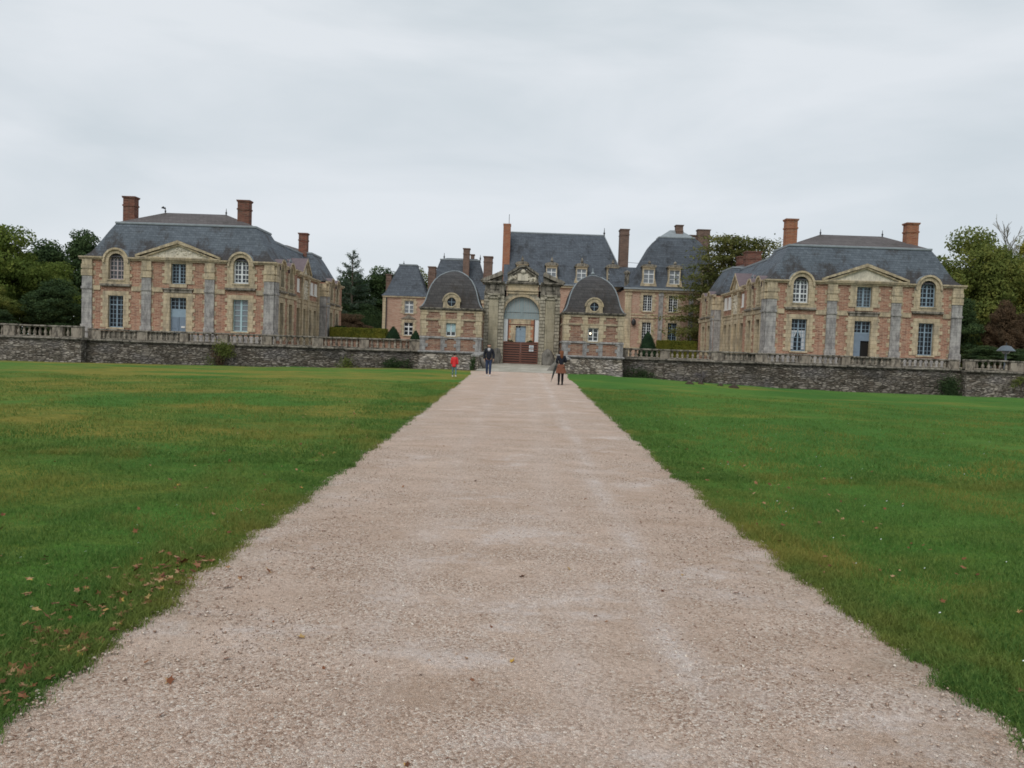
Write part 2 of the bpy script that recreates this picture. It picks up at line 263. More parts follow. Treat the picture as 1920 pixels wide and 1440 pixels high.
M['fallen'] = m_rand('fallen leaves', [(0, (0.09, 0.035, 0.018)), (0.4, (0.20, 0.075, 0.035)), (0.75, (0.30, 0.16, 0.085)), (0.9, (0.36, 0.24, 0.13)), (1, (0.45, 0.28, 0.05))], 13)
M['darkstone'] = stonemat('dark weathered stone', (0.13, 0.12, 0.105), (0.26, 0.245, 0.22), (0.05, 0.048, 0.04), 0.7, 4, 4, 0.0, 1.8)
M['bark'] = simple('bark', (0.085, 0.068, 0.05), 0.95, 0.4, 3)
M['palebark'] = simple('pale bare twigs', (0.30, 0.29, 0.26), 0.95, 0.3, 3)
M['twig'] = simple('grey twigs', (0.16, 0.145, 0.145), 0.95, 0.3, 3)
M['lf_green'] = leafmat('mid green leaves', (0.052, 0.088, 0.021), (0.131, 0.184, 0.038), (0.254, 0.289, 0.061))
M['lf_olive'] = leafmat('olive green leaves', (0.061, 0.091, 0.025), (0.149, 0.184, 0.045), (0.298, 0.289, 0.070))
M['lf_dark'] = leafmat('dark green leaves', (0.022, 0.044, 0.019), (0.051, 0.088, 0.034), (0.099, 0.145, 0.051))
M['lf_yellow'] = leafmat('yellowing leaves', (0.090, 0.120, 0.030), (0.225, 0.232, 0.045), (0.450, 0.375, 0.068))
M['lf_cedar'] = leafmat('cedar needles', (0.065, 0.08, 0.03), (0.15, 0.165, 0.05), (0.29, 0.26, 0.09))
M['lf_conif'] = leafmat('grey green needles', (0.046, 0.078, 0.052), (0.085, 0.130, 0.085), (0.143, 0.189, 0.130))
M['lf_rust'] = leafmat('rust brown leaves', (0.06, 0.05, 0.03), (0.12, 0.08, 0.048), (0.19, 0.125, 0.07))
M['lf_hedge'] = leafmat('yellow green hedge', (0.075, 0.105, 0.018), (0.179, 0.187, 0.030), (0.284, 0.261, 0.045), 0.8)
M['lf_yew'] = leafmat('yew', (0.009, 0.025, 0.013), (0.019, 0.046, 0.020), (0.034, 0.072, 0.029), 1.5)
M['skin'] = simple('skin', (0.55, 0.33, 0.24), 0.6, 0.08)
M['skinm'] = simple('tan skin', (0.42, 0.25, 0.17), 0.6, 0.08)
for n_, c_ in dict(navy=(0.012, 0.014, 0.022), jeans=(0.025, 0.04, 0.085), shoe=(0.72, 0.70, 0.68), scarf=(0.42, 0.42, 0.44), blackhair=(0.012, 0.010, 0.009), redcoat=(0.62, 0.035, 0.04),
                   teal=(0.10, 0.19, 0.21), auburn=(0.17, 0.065, 0.03), skirt=(0.20, 0.085, 0.052), tights=(0.012, 0.010, 0.011), darkgreen=(0.03, 0.04, 0.035), umb=(0.035, 0.04, 0.038), soil=(0.045, 0.03, 0.02)).items():
    M[n_] = simple(n_, c_, 0.85, 0.2, 20)
em = NT('lit bulb', rough=0.5); em.b.inputs['Emission Color'].default_value = (1, 0.78, 0.5, 1); em.b.inputs['Emission Strength'].default_value = 3.0; M['bulb'] = em.done()

# ------------------------------------------------------------------ helpers
BASE = {}
def thing(name, label, cat, loc=(0, 0, 0), group=None):
    o = bpy.data.objects.new(name, None); COL.objects.link(o); o.location = loc; o.empty_display_size = 0.3
    o['label'] = label; o['category'] = cat
    if group: o['group'] = group
    BASE[o.name] = Vector(loc); return o
def tag(o, label, cat, group=None, kind=None):
    o['label'] = label; o['category'] = cat
    if group: o['group'] = group
    if kind: o['kind'] = kind
    return o
def base_of(p):
    while p is not None and p.name not in BASE: p = p.parent
    return BASE[p.name] if p is not None else Vector((0, 0, 0))

class MB:
    """collects faces in a local (u, w, z) frame and maps them into the world"""
    def __init__(s, T=None): s.v = []; s.f = []; s.T = T or (lambda u, w, z: (u, w, z))
    def add(s, pts, faces):
        n = len(s.v); s.v += [s.T(*p) for p in pts]; s.f += [tuple(i+n for i in f) for f in faces]
    def box(s, u0, u1, w0, w1, z0, z1, bev=0.0):
        if bev <= 0:
            s.add([(u0, w0, z0), (u1, w0, z0), (u1, w1, z0), (u0, w1, z0), (u0, w0, z1), (u1, w0, z1), (u1, w1, z1), (u0, w1, z1)],
                  [(0, 3, 2, 1), (4, 5, 6, 7), (0, 1, 5, 4), (1, 2, 6, 5), (2, 3, 7, 6), (3, 0, 4, 7)])
        else:
            b = bev; L = [(b, b, 0), (b, 0, b), (0, b, b)]
            s.loft([[(u0+b, w0+b, z0), (u1-b, w0+b, z0), (u1-b, w1-b, z0), (u0+b, w1-b, z0)], [(u0, w0, z0+b), (u1, w0, z0+b), (u1, w1, z0+b), (u0, w1, z0+b)],
                    [(u0, w0, z1-b), (u1, w0, z1-b), (u1, w1, z1-b), (u0, w1, z1-b)], [(u0+b, w0+b, z1), (u1-b, w0+b, z1), (u1-b, w1-b, z1), (u0+b, w1-b, z1)]], cap=True)
    def quad(s, *p): s.add(list(p), [tuple(range(len(p)))])
    def loft(s, rings, cap=False, closed=True):
        n = len(rings[0]); pts = [p for r in rings for p in r]; f = []
        for i in range(len(rings)-1):
            for j in range(n if closed else n-1):
                k = (j+1) % n; f.append((i*n+j, i*n+k, (i+1)*n+k, (i+1)*n+j))
        if cap: f.append(tuple(reversed(range(n)))); f.append(tuple((len(rings)-1)*n+j for j in range(n)))
        s.add(pts, f)
    def prism(s, poly, w0, w1):   # poly in (u, z), extruded along w
        s.loft([[(u, w0, z) for u, z in poly], [(u, w1, z) for u, z in poly]], cap=True)
    def lathe(s, cx, cw, prof, n=10):
        s.loft([[(cx+r*math.cos(2*PI*k/n), cw+r*math.sin(2*PI*k/n), z) for k in range(n)] for r, z in prof], cap=True)
    def tube(s, pts, rad, n=6):
        rings = []
        for i, p in enumerate(pts):
            p = Vector(p); a = Vector(pts[max(0, i-1)]); b = Vector(pts[min(len(pts)-1, i+1)]); d = (b-a).normalized()
            x = d.orthogonal().normalized(); y = d.cross(x); r = rad[i] if isinstance(rad, (list, tuple)) else rad
            rings.append([tuple(p+x*r*math.cos(2*PI*k/n)+y*r*math.sin(2*PI*k/n)) for k in range(n)])
        s.loft(rings, cap=True)
    def strip(s, inner, outer, wf, wb_in, wb_out=0.0):
        """plate between two open paths (u,z): face at wf, reveal of the inner path back to wb_in, outer edge back to wb_out"""
        n = len(inner); a = [(u, wf, z) for u, z in inner]; b = [(u, wf, z) for u, z in outer]; c = [(u, wb_in, z) for u, z in inner]; d = [(u, wb_out, z) for u, z in outer]
        f = []
        for i in range(n-1):
            f += [(i, i+1, n+i+1, n+i), (i, i+1, 2*n+i+1, 2*n+i), (n+i, n+i+1, 3*n+i+1, 3*n+i)]
        s.add(a+b+c+d, f)
    def build(s, name, mat, parent=None, smooth=False):
        me = bpy.data.meshes.new(name); b = base_of(parent)
        me.from_pydata([(x-b.x, y-b.y, z-b.z) for x, y, z in s.v], [], s.f); me.materials.append(mat)
        o = bpy.data.objects.new(name, me); COL.objects.link(o); o.parent = parent
        if smooth:
            for p in me.polygons: p.use_smooth = True
        return o

def np_mesh(name, V, Fc, mat, parent=None):
    me = bpy.data.meshes.new(name); V = np.asarray(V, dtype=np.float32); Fc = np.asarray(Fc, dtype=np.int32); k = Fc.shape[1]
    me.vertices.add(len(V)); me.vertices.foreach_set('co', V.ravel()); me.loops.add(Fc.size); me.loops.foreach_set('vertex_index', Fc.ravel())
    me.polygons.add(len(Fc)); me.polygons.foreach_set('loop_start', np.arange(0, Fc.size, k, dtype=np.int32)); me.polygons.foreach_set('loop_total', np.full(len(Fc), k, dtype=np.int32))
    me.update(calc_edges=True); me.materials.append(mat); o = bpy.data.objects.new(name, me); COL.objects.link(o); o.parent = parent; return o

def leafcloud(name, P, Nn, size, mat, parent=None, asp=0.6, jit=0.9):
    """one small four-sided leaf per point"""
    n = len(P); Nn = Nn + rng.normal(0, jit, (n, 3)); Nn /= np.linalg.norm(Nn, axis=1)[:, None]+1e-9
    a = np.cross(Nn, rng.normal(0, 1, (n, 3))); a /= np.linalg.norm(a, axis=1)[:, None]+1e-9; b = np.cross(Nn, a)
    s = (size*rng.uniform(0.6, 1.35, n))[:, None]
    V = np.stack([P-a*s, P+b*s*asp, P+a*s, P-b*s*asp], 1).reshape(-1, 3); return np_mesh(name, V, np.arange(4*n).reshape(n, 4), mat, parent)

def smooth01(x, a, b):
    t = np.clip((x-a)/(b-a), 0, 1); return t*t*(3-2*t)
SL = 0.0177
def gz(X, Y):
    X = np.asarray(X, float); Y = np.asarray(Y, float)
    d = np.interp(X, [-45, -31, -17, -6.3, 5, 15, 20, 45], [0.45, 0.41, 0.24, 0.0, 0.0, 0.39, 0.50, 0.52])
    Yc = np.minimum(Y, 48)
    return SL*Yc - d*smooth01(Yc, 14, 47)

# ------------------------------------------------------------------ ground, path, moat
def structure(o): o['kind'] = 'structure'; return o
def make_ground():
    xs = np.concatenate([[-900, -500, -250, -150, -100, -80], np.arange(-64, -8, 2.0), np.arange(-8, 8.01, 0.5), np.arange(10, 65, 2.0), [80, 100, 150, 250, 500, 900]])
    ys = np.concatenate([[-300, -100, -40, -20, -10], np.arange(-6, 16, 0.5), np.arange(16, 47.4, 1.5), [47.5]])
    rows = [(y, None, 0) for y in ys] + [(48.3, -1.6, 1), (62.2, -1.6, 1), (62.3, 2.0, 1), (64, 2.0, 2), (120, 2.0, 2), (400, 2.0, 2), (1500, 2.0, 2)]
    V = []; F_ = []; mi = []
    nx = len(xs)
    for (y, z, m) in rows:
        for x in xs:
            zz = float(gz(x, y)) if z is None else z
            if z is None and abs(x) > 3.4 and y > 2: zz += 0.03*math.sin(x*1.7+y*0.6)*math.cos(y*0.9-x*0.3)
            V.append((x, y, zz))
    for j in range(len(rows)-1):
        for i in range(nx-1):
            F_.append((j*nx+i, j*nx+i+1, (j+1)*nx+i+1, (j+1)*nx+i)); mi.append(rows[j+1][2])
    me = bpy.data.meshes.new('ground'); me.from_pydata(V, [], F_)
    for m in ('lawn', 'moat', 'court'): me.materials.append(M[m])
    for p, m in zip(me.polygons, mi): p.material_index = m; p.use_smooth = (m == 0)
    o = bpy.data.objects.new('ground', me); COL.objects.link(o); structure(o)
make_ground()
def edge_x(y, side):
    y = np.asarray(y, float); q = np.zeros_like(y)
    for f, a, ph in ((0.23, .03, 1.), (1.13, .012, 2.3), (2.9, .018, .7), (5.3, .03, 4.), (9.7, .028, 2.), (17.9, .022, 5.), (31., .015, 1.)):
        q = q + a*np.sin(y*f+ph*side+1.3*np.sin(y*f*0.61+ph))
    return (side*(2.64 + 0.24*np.clip((9-y)/5, 0, 1)) if side > 0 else side*2.74 + 0*y) + q
ys = np.concatenate([np.arange(-30, 2, 1.0), np.arange(2, 20, 0.03), np.arange(20, 46.9, 0.25)])
cols = np.linspace(0, 1, 9); V = []
for y in ys:
    a = edge_x(y, -1); b = edge_x(y, 1)
    if y > 43: a -= (y-43)*0.07; b += (y-43)*0.07
    for c in cols:
        x = a+(b-a)*c; V.append((x, y, float(gz(0, y))+0.012-0.009*abs(2*c-1)**6+0.012*math.cos((c-0.5)*PI)))
n = len(cols); Fq = [(j*n+i, j*n+i+1, (j+1)*n+i+1, (j+1)*n+i) for j in range(len(ys)-1) for i in range(n-1)]
structure(np_mesh('gravel_path', V, Fq, M['gravel']))

# grass blades (uncountable)
def blades(name, n, y0, y1, hgt, wid, seed, bias):
    r = np.random.default_rng(seed); Y = y0+(y1-y0)*r.random(n)**bias; side = r.choice([-1, 1], n)
    half = 0.70*Y+1.2; inner = np.abs(np.where(side > 0, edge_x(Y, 1), edge_x(Y, -1)))-0.03
    X = side*(inner + (np.maximum(half-inner, 0.2))*np.where(r.random(n) < 0.16, 0.12*r.random(n)**1.5, r.random(n)))
    ok = (np.abs(X) > inner + np.abs(r.normal(0, 0.035, n))-0.02) ; X = np.where(r.random(n) < 0.035, side*(inner-np.abs(r.normal(0, 0.045, n))), X); X, Y, side = X[ok], Y[ok], side[ok]; n = len(X)
    tuft = 0.65+0.5*np.sin(X*3.1+np.sin(Y*2.3)*2)*np.sin(Y*2.9+np.sin(X*1.9))
    h = hgt*r.uniform(0.5, 1.35, n)*np.clip(tuft+0.35, 0.35, 1.3); w_ = wid*r.uniform(0.7, 1.3, n); an = r.uniform(0, 2*PI, n); ln = r.normal(0, 0.5, (n, 2))*h[:, None]
    Z = gz(X, Y)-0.005; Z = Z + np.where(np.abs(X) > 3.4, 0.03*np.sin(X*1.7+Y*0.6)*np.cos(Y*0.9-X*0.3), 0)
    ca, sa = np.cos(an)*w_, np.sin(an)*w_
    B0 = np.stack([X-ca, Y-sa, Z], 1); B1 = np.stack([X+ca, Y+sa, Z], 1)
    M0 = np.stack([X-ca*.7+ln[:, 0]*.35, Y-sa*.7+ln[:, 1]*.35, Z+h*.6], 1); M1 = np.stack([X+ca*.7+ln[:, 0]*.35, Y+sa*.7+ln[:, 1]*.35, Z+h*.6], 1)
    T0 = np.stack([X+ln[:, 0]-ca*.1, Y+ln[:, 1], Z+h*.95], 1); T1 = np.stack([X+ln[:, 0]+ca*.1, Y+ln[:, 1], Z+h*.95], 1)
    V = np.stack([B0, B1, M0, M1, T0, T1], 1).reshape(-1, 3); i = np.arange(n)[:, None]*6
    F_ = np.concatenate([i+np.array([[0, 1, 3, 2]]), i+np.array([[2, 3, 5, 4]])], 0); return np_mesh(name, V, F_, M['blade'])
tag(blades('near_grass', 260000, 3.4, 13, 0.055, 0.0028, 3, 1.35), 'short green grass blades along both sides of the gravel path near the viewer', 'grass', kind='stuff')
tag(blades('far_grass', 170000, 12, 34, 0.06, 0.006, 4, 1.2), 'mown green lawn grass farther down both sides of the drive', 'grass', kind='stuff')

# pebbles on the path
def pebbles():
    r = np.random.default_rng(5); n = 42000; Y = 3.3+11*r.random(n)**1.7; X = r.uniform(-2.9, 2.9, n)
    dens = np.sin(X*1.9+np.sin(Y*1.1)*2)*np.sin(Y*1.6+np.cos(X*1.3)*1.5)+0.5*np.sin(X*5+Y*3)*np.sin(Y*4.4-X*2)
    ok = (X > edge_x(Y, -1)-0.02) & (X < edge_x(Y, 1)+0.02); X, Y, dens = X[ok], Y[ok], dens[ok]; n = len(X); ok = (dens+r.normal(0, 0.55, n) > 0.25) | (r.random(n) < 0.12); X, Y = X[ok], Y[ok]; n = len(X)
    s = 0.0035+0.011*r.random(n)**4+0.003*r.random(n); D = np.array([[1, 0, 0], [0, 1, 0], [-1, 0, 0], [0, -1, 0], [0, 0, 1], [0, 0, -1]], float)
    an = r.uniform(0, 2*PI, n); ca, sa = np.cos(an), np.sin(an); el = r.uniform(0.6, 1.3, (n, 3)); el[:, 2] *= 0.6
    P = D[None]*el[:, None]*s[:, None, None]; P = P+r.normal(0, 0.12, P.shape)*s[:, None, None]
    Q = np.stack([P[..., 0]*ca[:, None]-P[..., 1]*sa[:, None]+X[:, None], P[..., 0]*sa[:, None]+P[..., 1]*ca[:, None]+Y[:, None], P[..., 2]+(gz(0*X, Y)+0.022)[:, None]], -1)
    t = np.array([[0, 1, 4], [1, 2, 4], [2, 3, 4], [3, 0, 4], [1, 0, 5], [2, 1, 5], [3, 2, 5], [0, 3, 5]]); F_ = (np.arange(n)[:, None, None]*6+t[None]).reshape(-1, 3)
    tag(np_mesh('loose_gravel', Q.reshape(-1, 3), F_, M['pebble']), 'loose beige and brown stones scattered over the drive', 'gravel', kind='stuff')
pebbles()
# fallen leaves
def fallen():
    r = np.random.default_rng(8); pts = []
    for k in range(400):
        y = 3.4+3.6*r.random()**1.1; x = -2.74-abs(r.normal(0, 0.34))+0.04
        if r.random() < 0.06: x = r.uniform(-2.6, 2.6)
        pts.append((x, y, 1))
    for k in range(240): y = r.uniform(4, 24); pts.append((-2.85-abs(r.normal(0, 1.6)), y, 0.9))
    for k in range(150): y = r.uniform(3.5, 16); pts.append((2.85+abs(r.normal(0, 1.6)), y, 0.9))
    for k in range(55): pts.append((r.uniform(-2.6, 2.6), r.uniform(3.5, 16), 0.6))
    V = []; F_ = []
    for x, y, sc in pts:
        s = sc*r.uniform(0.015, 0.042); a0 = r.uniform(0, 2*PI); z = float(gz(x, y))+ (0.028 if abs(x) < 2.7 else r.uniform(0.02, 0.05)); tx, ty = r.normal(0, 0.35, 2); n0 = len(V); m = 10
        V.append((x, y, z))
        for k in range(m):
            rr = s*(1.0 if k % 2 == 0 else 0.5)*r.uniform(0.8, 1.2); a = a0+2*PI*k/m; dx, dy = rr*math.cos(a), rr*math.sin(a)
            V.append((x+dx, y+dy, z+dx*tx+dy*ty+abs(r.normal(0, 0.12))*rr))
        for k in range(m): F_.append((n0, n0+1+k, n0+1+(k+1) % m))
    tag(np_mesh('fallen_leaves', V, F_, M['fallen']), 'scattered brown and orange autumn leaves on the verges and drive', 'fallen leaves', kind='stuff')
fallen()
def daisies():
    r = np.random.default_rng(19); n = 240; Y = r.uniform(5, 22, n); X = np.where(r.random(n) < 0.75, -1, 1)*(3.0+r.random(n)**1.3*(Y*0.62)); Z = gz(X, Y)+0.06; P = []
    ang = [2*PI*k/6 for k in range(6)]; s = r.uniform(0.006, 0.011, n); V = np.stack([np.stack([X+s*math.cos(a), Y+s*math.sin(a), Z+0.004*math.cos(a)], 1) for a in ang], 1).reshape(-1, 3)
    tag(np_mesh('daisies', V, np.arange(6*n).reshape(n, 6), M['whitef']), 'tiny white daisies dotted through the grass on both sides', 'flowers', kind='stuff')
daisies()
def molehills():
    lab = ['small dark molehill on right lawn, farthest left of the row near the wall', 'small dark molehill on right lawn, second from the left', 'small dark molehill on right lawn, third from the left', 'larger dark molehill on right lawn, farthest right of the row']
    for (x, y, s), l in zip([(9.6, 43.6, 0.22), (10.6, 45.2, 0.16), (11.6, 44.6, 0.16), (12.0, 43.2, 0.26)], lab):
        mb = MB(); z = float(gz(x, y)); rr = random.Random(x)
        rings = [[(x+s*q*math.cos(2*PI*k/10)*rr.uniform(.8, 1.2), y+s*q*math.sin(2*PI*k/10)*rr.uniform(.8, 1.2), z+h*s+0.03) for k in range(10)] for q, h in ((1.3, -0.3), (1, 0.1), (0.6, 0.4), (0.2, 0.55))]
        mb.loft(rings, cap=True); tag(mb.build('molehill', M['soil'], None, True), l, 'molehill', 'molehills on the right lawn')
molehills()

# ------------------------------------------------------------------ wall pieces
def frameT(x0, y0, du, dw):
    return lambda u, w, z: (x0+u*du[0]+w*dw[0], y0+u*du[1]+w*dw[1], z)
def wallgrid(mb, u0, u1, z0, z1, holes=(), w=0.0):
    us = sorted({u0, u1} | {min(max(x, u0), u1) for h in holes for x in (h[0], h[1])}); zs = sorted({z0, z1} | {min(max(x, z0), z1) for h in holes for x in (h[2], h[3])})
    for a, b in zip(us, us[1:]):
        for c, d in zip(zs, zs[1:]):
            um, zm = (a+b)/2, (c+d)/2
            if any(h[0] < um < h[1] and h[2] < zm < h[3] for h in holes): continue
            mb.quad((a, w, c), (b, w, c), (b, w, d), (a, w, d))
def arc_path(uc, r, z0, zs, n=12):
    return [(uc-r, z0)] + [(uc-r*math.cos(PI*k/n), zs+r*math.sin(PI*k/n)) for k in range(n+1)] + [(uc+r, z0)]
def glazing(T, parent, uc, wd, z0, z1, arched=False, cols=4, rows=6, depth=-0.24, fmat='bluef', gmat='glass', bar=0.032, fr=0.06, rail=None, mull=0.1):
    g = MB(T); f = MB(T); h = wd/2; zs = z1-h if arched else z1
    def top(u): return zs+math.sqrt(max(0.0, h*h-(u-uc)**2)) if arched else z1
    pth = arc_path(uc, h, z0, zs) if arched else [(uc-h, z0), (uc-h, z1), (uc+h, z1), (uc+h, z0)]
    g.add([(u, depth-0.03, z) for u, z in pth], [tuple(range(len(pth)))])
    inn = arc_path(uc, h-fr, z0, zs) if arched else [(uc-h+fr, z0), (uc-h+fr, z1-fr), (uc+h-fr, z1-fr), (uc+h-fr, z0)]
    f.strip(inn, pth, depth+0.02, depth-0.02, depth-0.02); f.box(uc-h, uc+h, depth-0.02, depth+0.025, z0, z0+fr*1.3)
    f.box(uc-mull/2, uc+mull/2, depth-0.02, depth+0.03, z0+fr, top(uc)-0.01)
    for c in range(1, cols):
        if c*2 == cols: continue
        u = uc-h+wd*c/cols; f.box(u-bar/2, u+bar/2, depth-0.02, depth+0.01, z0+fr, top(u)-0.02)
    H = (zs if arched else z1)-z0
    for r in range(1, rows + (1 if arched else 0)):
        z = z0+H*r/rows; b = bar/2*(2.2 if rail and r in rail else 1); f.box(uc-h+0.02, uc+h-0.02, depth-0.018, depth+0.012+0.01*(b > bar), z-b, z+b)
    if arched:
        ri = h*0.5; f.strip(arc_path(uc, ri-0.025, zs, zs, 8), arc_path(uc, ri+0.025, zs, zs, 8), depth+0.011, depth-0.02, depth-0.02)
    if gmat == 'glass': gmat = HR.choice(['glass', 'glass', 'glass3'])
    fo = f.build('frame', M[fmat], parent); g.build('pane', M[gmat], parent)
    return fo
HR = random.Random(77)
def harpes(mb, u, sgn, z0, z1, wf, h=0.30, ln=0.19, start=0):
    """alternating long and short edge stones as one toothed plate"""
    k = start; z = z0; b = 0.03; pts = [(u-sgn*b, z0)]
    while z < z1-0.1:
        e = ln*HR.uniform(0.6, 1.3) if k % 2 == 0 else 0.004; hh = min(h*HR.uniform(0.85, 1.15), z1-z)
        pts += [(u+sgn*e, z), (u+sgn*e, z+hh)]; z += hh; k += 1
    pts.append((u-sgn*b, z)); n = len(pts)
    f = [(2*i+1, 2*i+2, 2*i+3+0, 2*i+4) for i in range(0)]
    L = [(u-sgn*b, zz) for _, zz in pts[1:-1]]; R_ = pts[1:-1]; m = len(R_); faces = []
    P = [(x, wf, zz) for x, zz in L]+[(x, wf, zz) for x, zz in R_]+[(x, -0.05, zz) for x, zz in R_]
    for i in range(m-1):
        if abs(R_[i+1][1]-R_[i][1]) > 1e-6: faces.append((i, m+i, m+i+1, i+1))
        faces.append((m+i, 2*m+i, 2*m+i+1, m+i+1))
    mb.add(P, faces)
def rect_window(T, parent, uc, wd, z0, z1, side=0.46, head=0.38, sill=0.12, harp=True, smat='cream', label=None, name='window', **kw):
    s = MB(T); h = wd/2; wf = 0.06
    inn = [(uc-h, z0), (uc-h, z1), (uc+h, z1), (uc+h, z0)]; out = [(uc-h-side, z0), (uc-h-side, z1+head), (uc+h+side, z1+head), (uc+h+side, z0)]
    s.strip(inn, out, wf, -0.30, 0.0)
    if sill: s.box(uc-h-0.12, uc+h+0.12, -0.3, 0.12, z0-sill, z0)
    if harp:
        harpes(s, uc-h-side, -1, z0, z1+head, wf-0.004); harpes(s, uc+h+side, 1, z0, z1+head, wf-0.004)
    o = s.build(name, M[smat], parent)
    if label: o['label'] = label
    if kw.get('cols', 1): glazing(T, o, uc, wd, z0, z1, **kw)
    return o
def arch_window(T, parent, uc, wd, z0, ztop, zeave, depth_back, hood=0.36, side=0.5, sillz=None, roofmat='lead', **kw):
    s = MB(T); h = wd/2; zs = ztop-h; wf = 0.07; n = 12; R = h+hood
    inn = arc_path(uc, h, z0, zs, n); out = [(uc-h-side, z0)]+[(uc-R*math.cos(PI*k/n), zs+R*math.sin(PI*k/n)) for k in range(n+1)]+[(uc+h+side, z0)]
    out[1] = (uc-h-side, zs-0.02) ; out[-2] = (uc+h+side, zs-0.02); out[2] = (uc-R*math.cos(PI*1/n), zs+R*math.sin(PI/n)); 
    s.strip(inn, out, wf, -0.30, 0.0)
    # moulded hood
    ho = arc_path(uc, R+0.10, zs-0.15, zs, n); hi = arc_path(uc, R-0.06, zs-0.15, zs, n); s.strip(hi, ho, 0.22, 0.05, -0.1)
    zb = sillz if sillz is not None else z0-0.5
    s.box(uc-h-side+0.003, uc+h+side-0.003, -0.3, wf-0.003, zb, z0); s.box(uc-h-0.1, uc+h+0.1, -0.2, 0.13, z0-0.1, z0)
    lg = MB(T); lg.box(uc-h-side-0.12, uc+h+side+0.12, -0.2, 0.26, zb-0.16, zb); lg.box(uc-h-side-0.05, uc+h+side+0.05, -0.2, 0.15, zb-0.24, zb-0.16)
    harpes(s, uc-h-side, -1, zb, zs-0.1, wf-0.006); harpes(s, uc+h+side, 1, zb, zs-0.1, wf-0.006)
    o = s.build('window', M['cream'], parent)
    lg.build('sill', M['mossy'], o)
    b = MB(T); ap = arc_path(uc, R+0.11, zs-0.15, zs, n); b.loft([[(u, 0.2, z) for u, z in ap], [(u, -depth_back, z) for u, z in ap]], closed=False); b.build('dormer_cap', M[roofmat], o)
    glazing(T, o, uc, wd, z0, ztop, arched=True, **kw)
    return o
def pilaster(T, parent, u0, u1, z0, zg, zc, z1, wf=0.14, strz=(6.03, 6.5), harp=True, grey='grey', hs=(-1, 1)):
    g = MB(T); g.box(u0, u1, -0.02, wf, z0+0.6, zg); g.box(u0-0.06, u1+0.06, -0.02, wf+0.06, z0, z0+0.6); g.box(u0-0.04, u1+0.04, -0.02, wf+0.08, strz[0]+0.12, strz[0]+0.3)
    o = g.build('pilaster', M[grey], parent)
    c = MB(T); c.box(u0-0.05, u1+0.05, -0.02, wf+0.05, zg+0.004, zc); c.box(u0+0.02, u1-0.02, -0.02, wf+0.01, zc, z1-0.75); c.box(u0-0.05, u1+0.05, -0.02, wf+0.05, z1-0.75, z1-0.4); c.box(u0+0.0, u1, -0.02, wf+0.02, z1-0.4, z1)
    for q in (hs if harp else ()): harpes(c, u0 if q < 0 else u1, q, z0+0.3, z1-0.3, 0.03, 0.36, 0.2)
    c.build('capital', M['cream'], o); return o
def pediment(T, parent, uc, hw, z0, zp, mat='cream', inner='relief', back=2.4, relief=True, roof='slate'):
    p = MB(T); t = 0.30
    p.prism([(uc-hw, z0), (uc+hw, z0), (uc+hw, z0+0.1), (uc-hw, z0+0.1)], -0.1, 0.34)
    sl = (zp-z0)/hw; 
    for sg in (-1, 1):
        p.prism([(uc+sg*hw, z0+0.1), (uc+sg*hw, z0+0.26), (uc, zp+0.12), (uc, zp-0.16)], -0.1, 0.36)
        p.prism([(uc+sg*(hw-0.75), z0+0.1), (uc+sg*(hw-0.45), z0+0.12), (uc, zp-0.163), (uc, zp-0.31)], -0.1, 0.24)
    o = p.build('pediment', M[mat], parent)
    q = MB(T); q.prism([(uc-hw+0.3, z0+0.08), (uc+hw-0.3, z0+0.08), (uc, zp-0.25)], -0.05, 0.08)
    if relief:
        r = random.Random(3)
        for k in range(26):
            u = uc+r.gauss(0, hw*0.27); zmax = z0+(zp-z0-0.5)*(1-abs(u-uc)/hw); z = r.uniform(z0+0.2, max(z0+0.3, zmax)); a = r.uniform(0.08, 0.2)
            q.loft([[(u+a*s_*math.cos(2*PI*j/6), 0.06+0.12*(1-s_), z+a*s_*math.sin(2*PI*j/6)) for j in range(6)] for s_ in (1, 0.8, 0.4)], cap=True)
    q.build('tympanum', M[inner], o)
    rf = MB(T); rf.quad((uc-hw, 0.33, z0+0.262), (uc, 0.33, zp+0.123), (uc, -back, zp+0.123), (uc-hw, -back, z0+0.262)); rf.quad((uc+hw, 0.33, z0+0.262), (uc, 0.33, zp+0.123), (uc, -back, zp+0.123), (uc+hw, -back, z0+0.262))
    rf.build('pediment_roof', M[roof], o); return o
PROF = [(0, 0), (.10, .045), (.235, .12), (.34, .225), (.45, .35), (.62, .56), (.8, .78), (1, 1)]
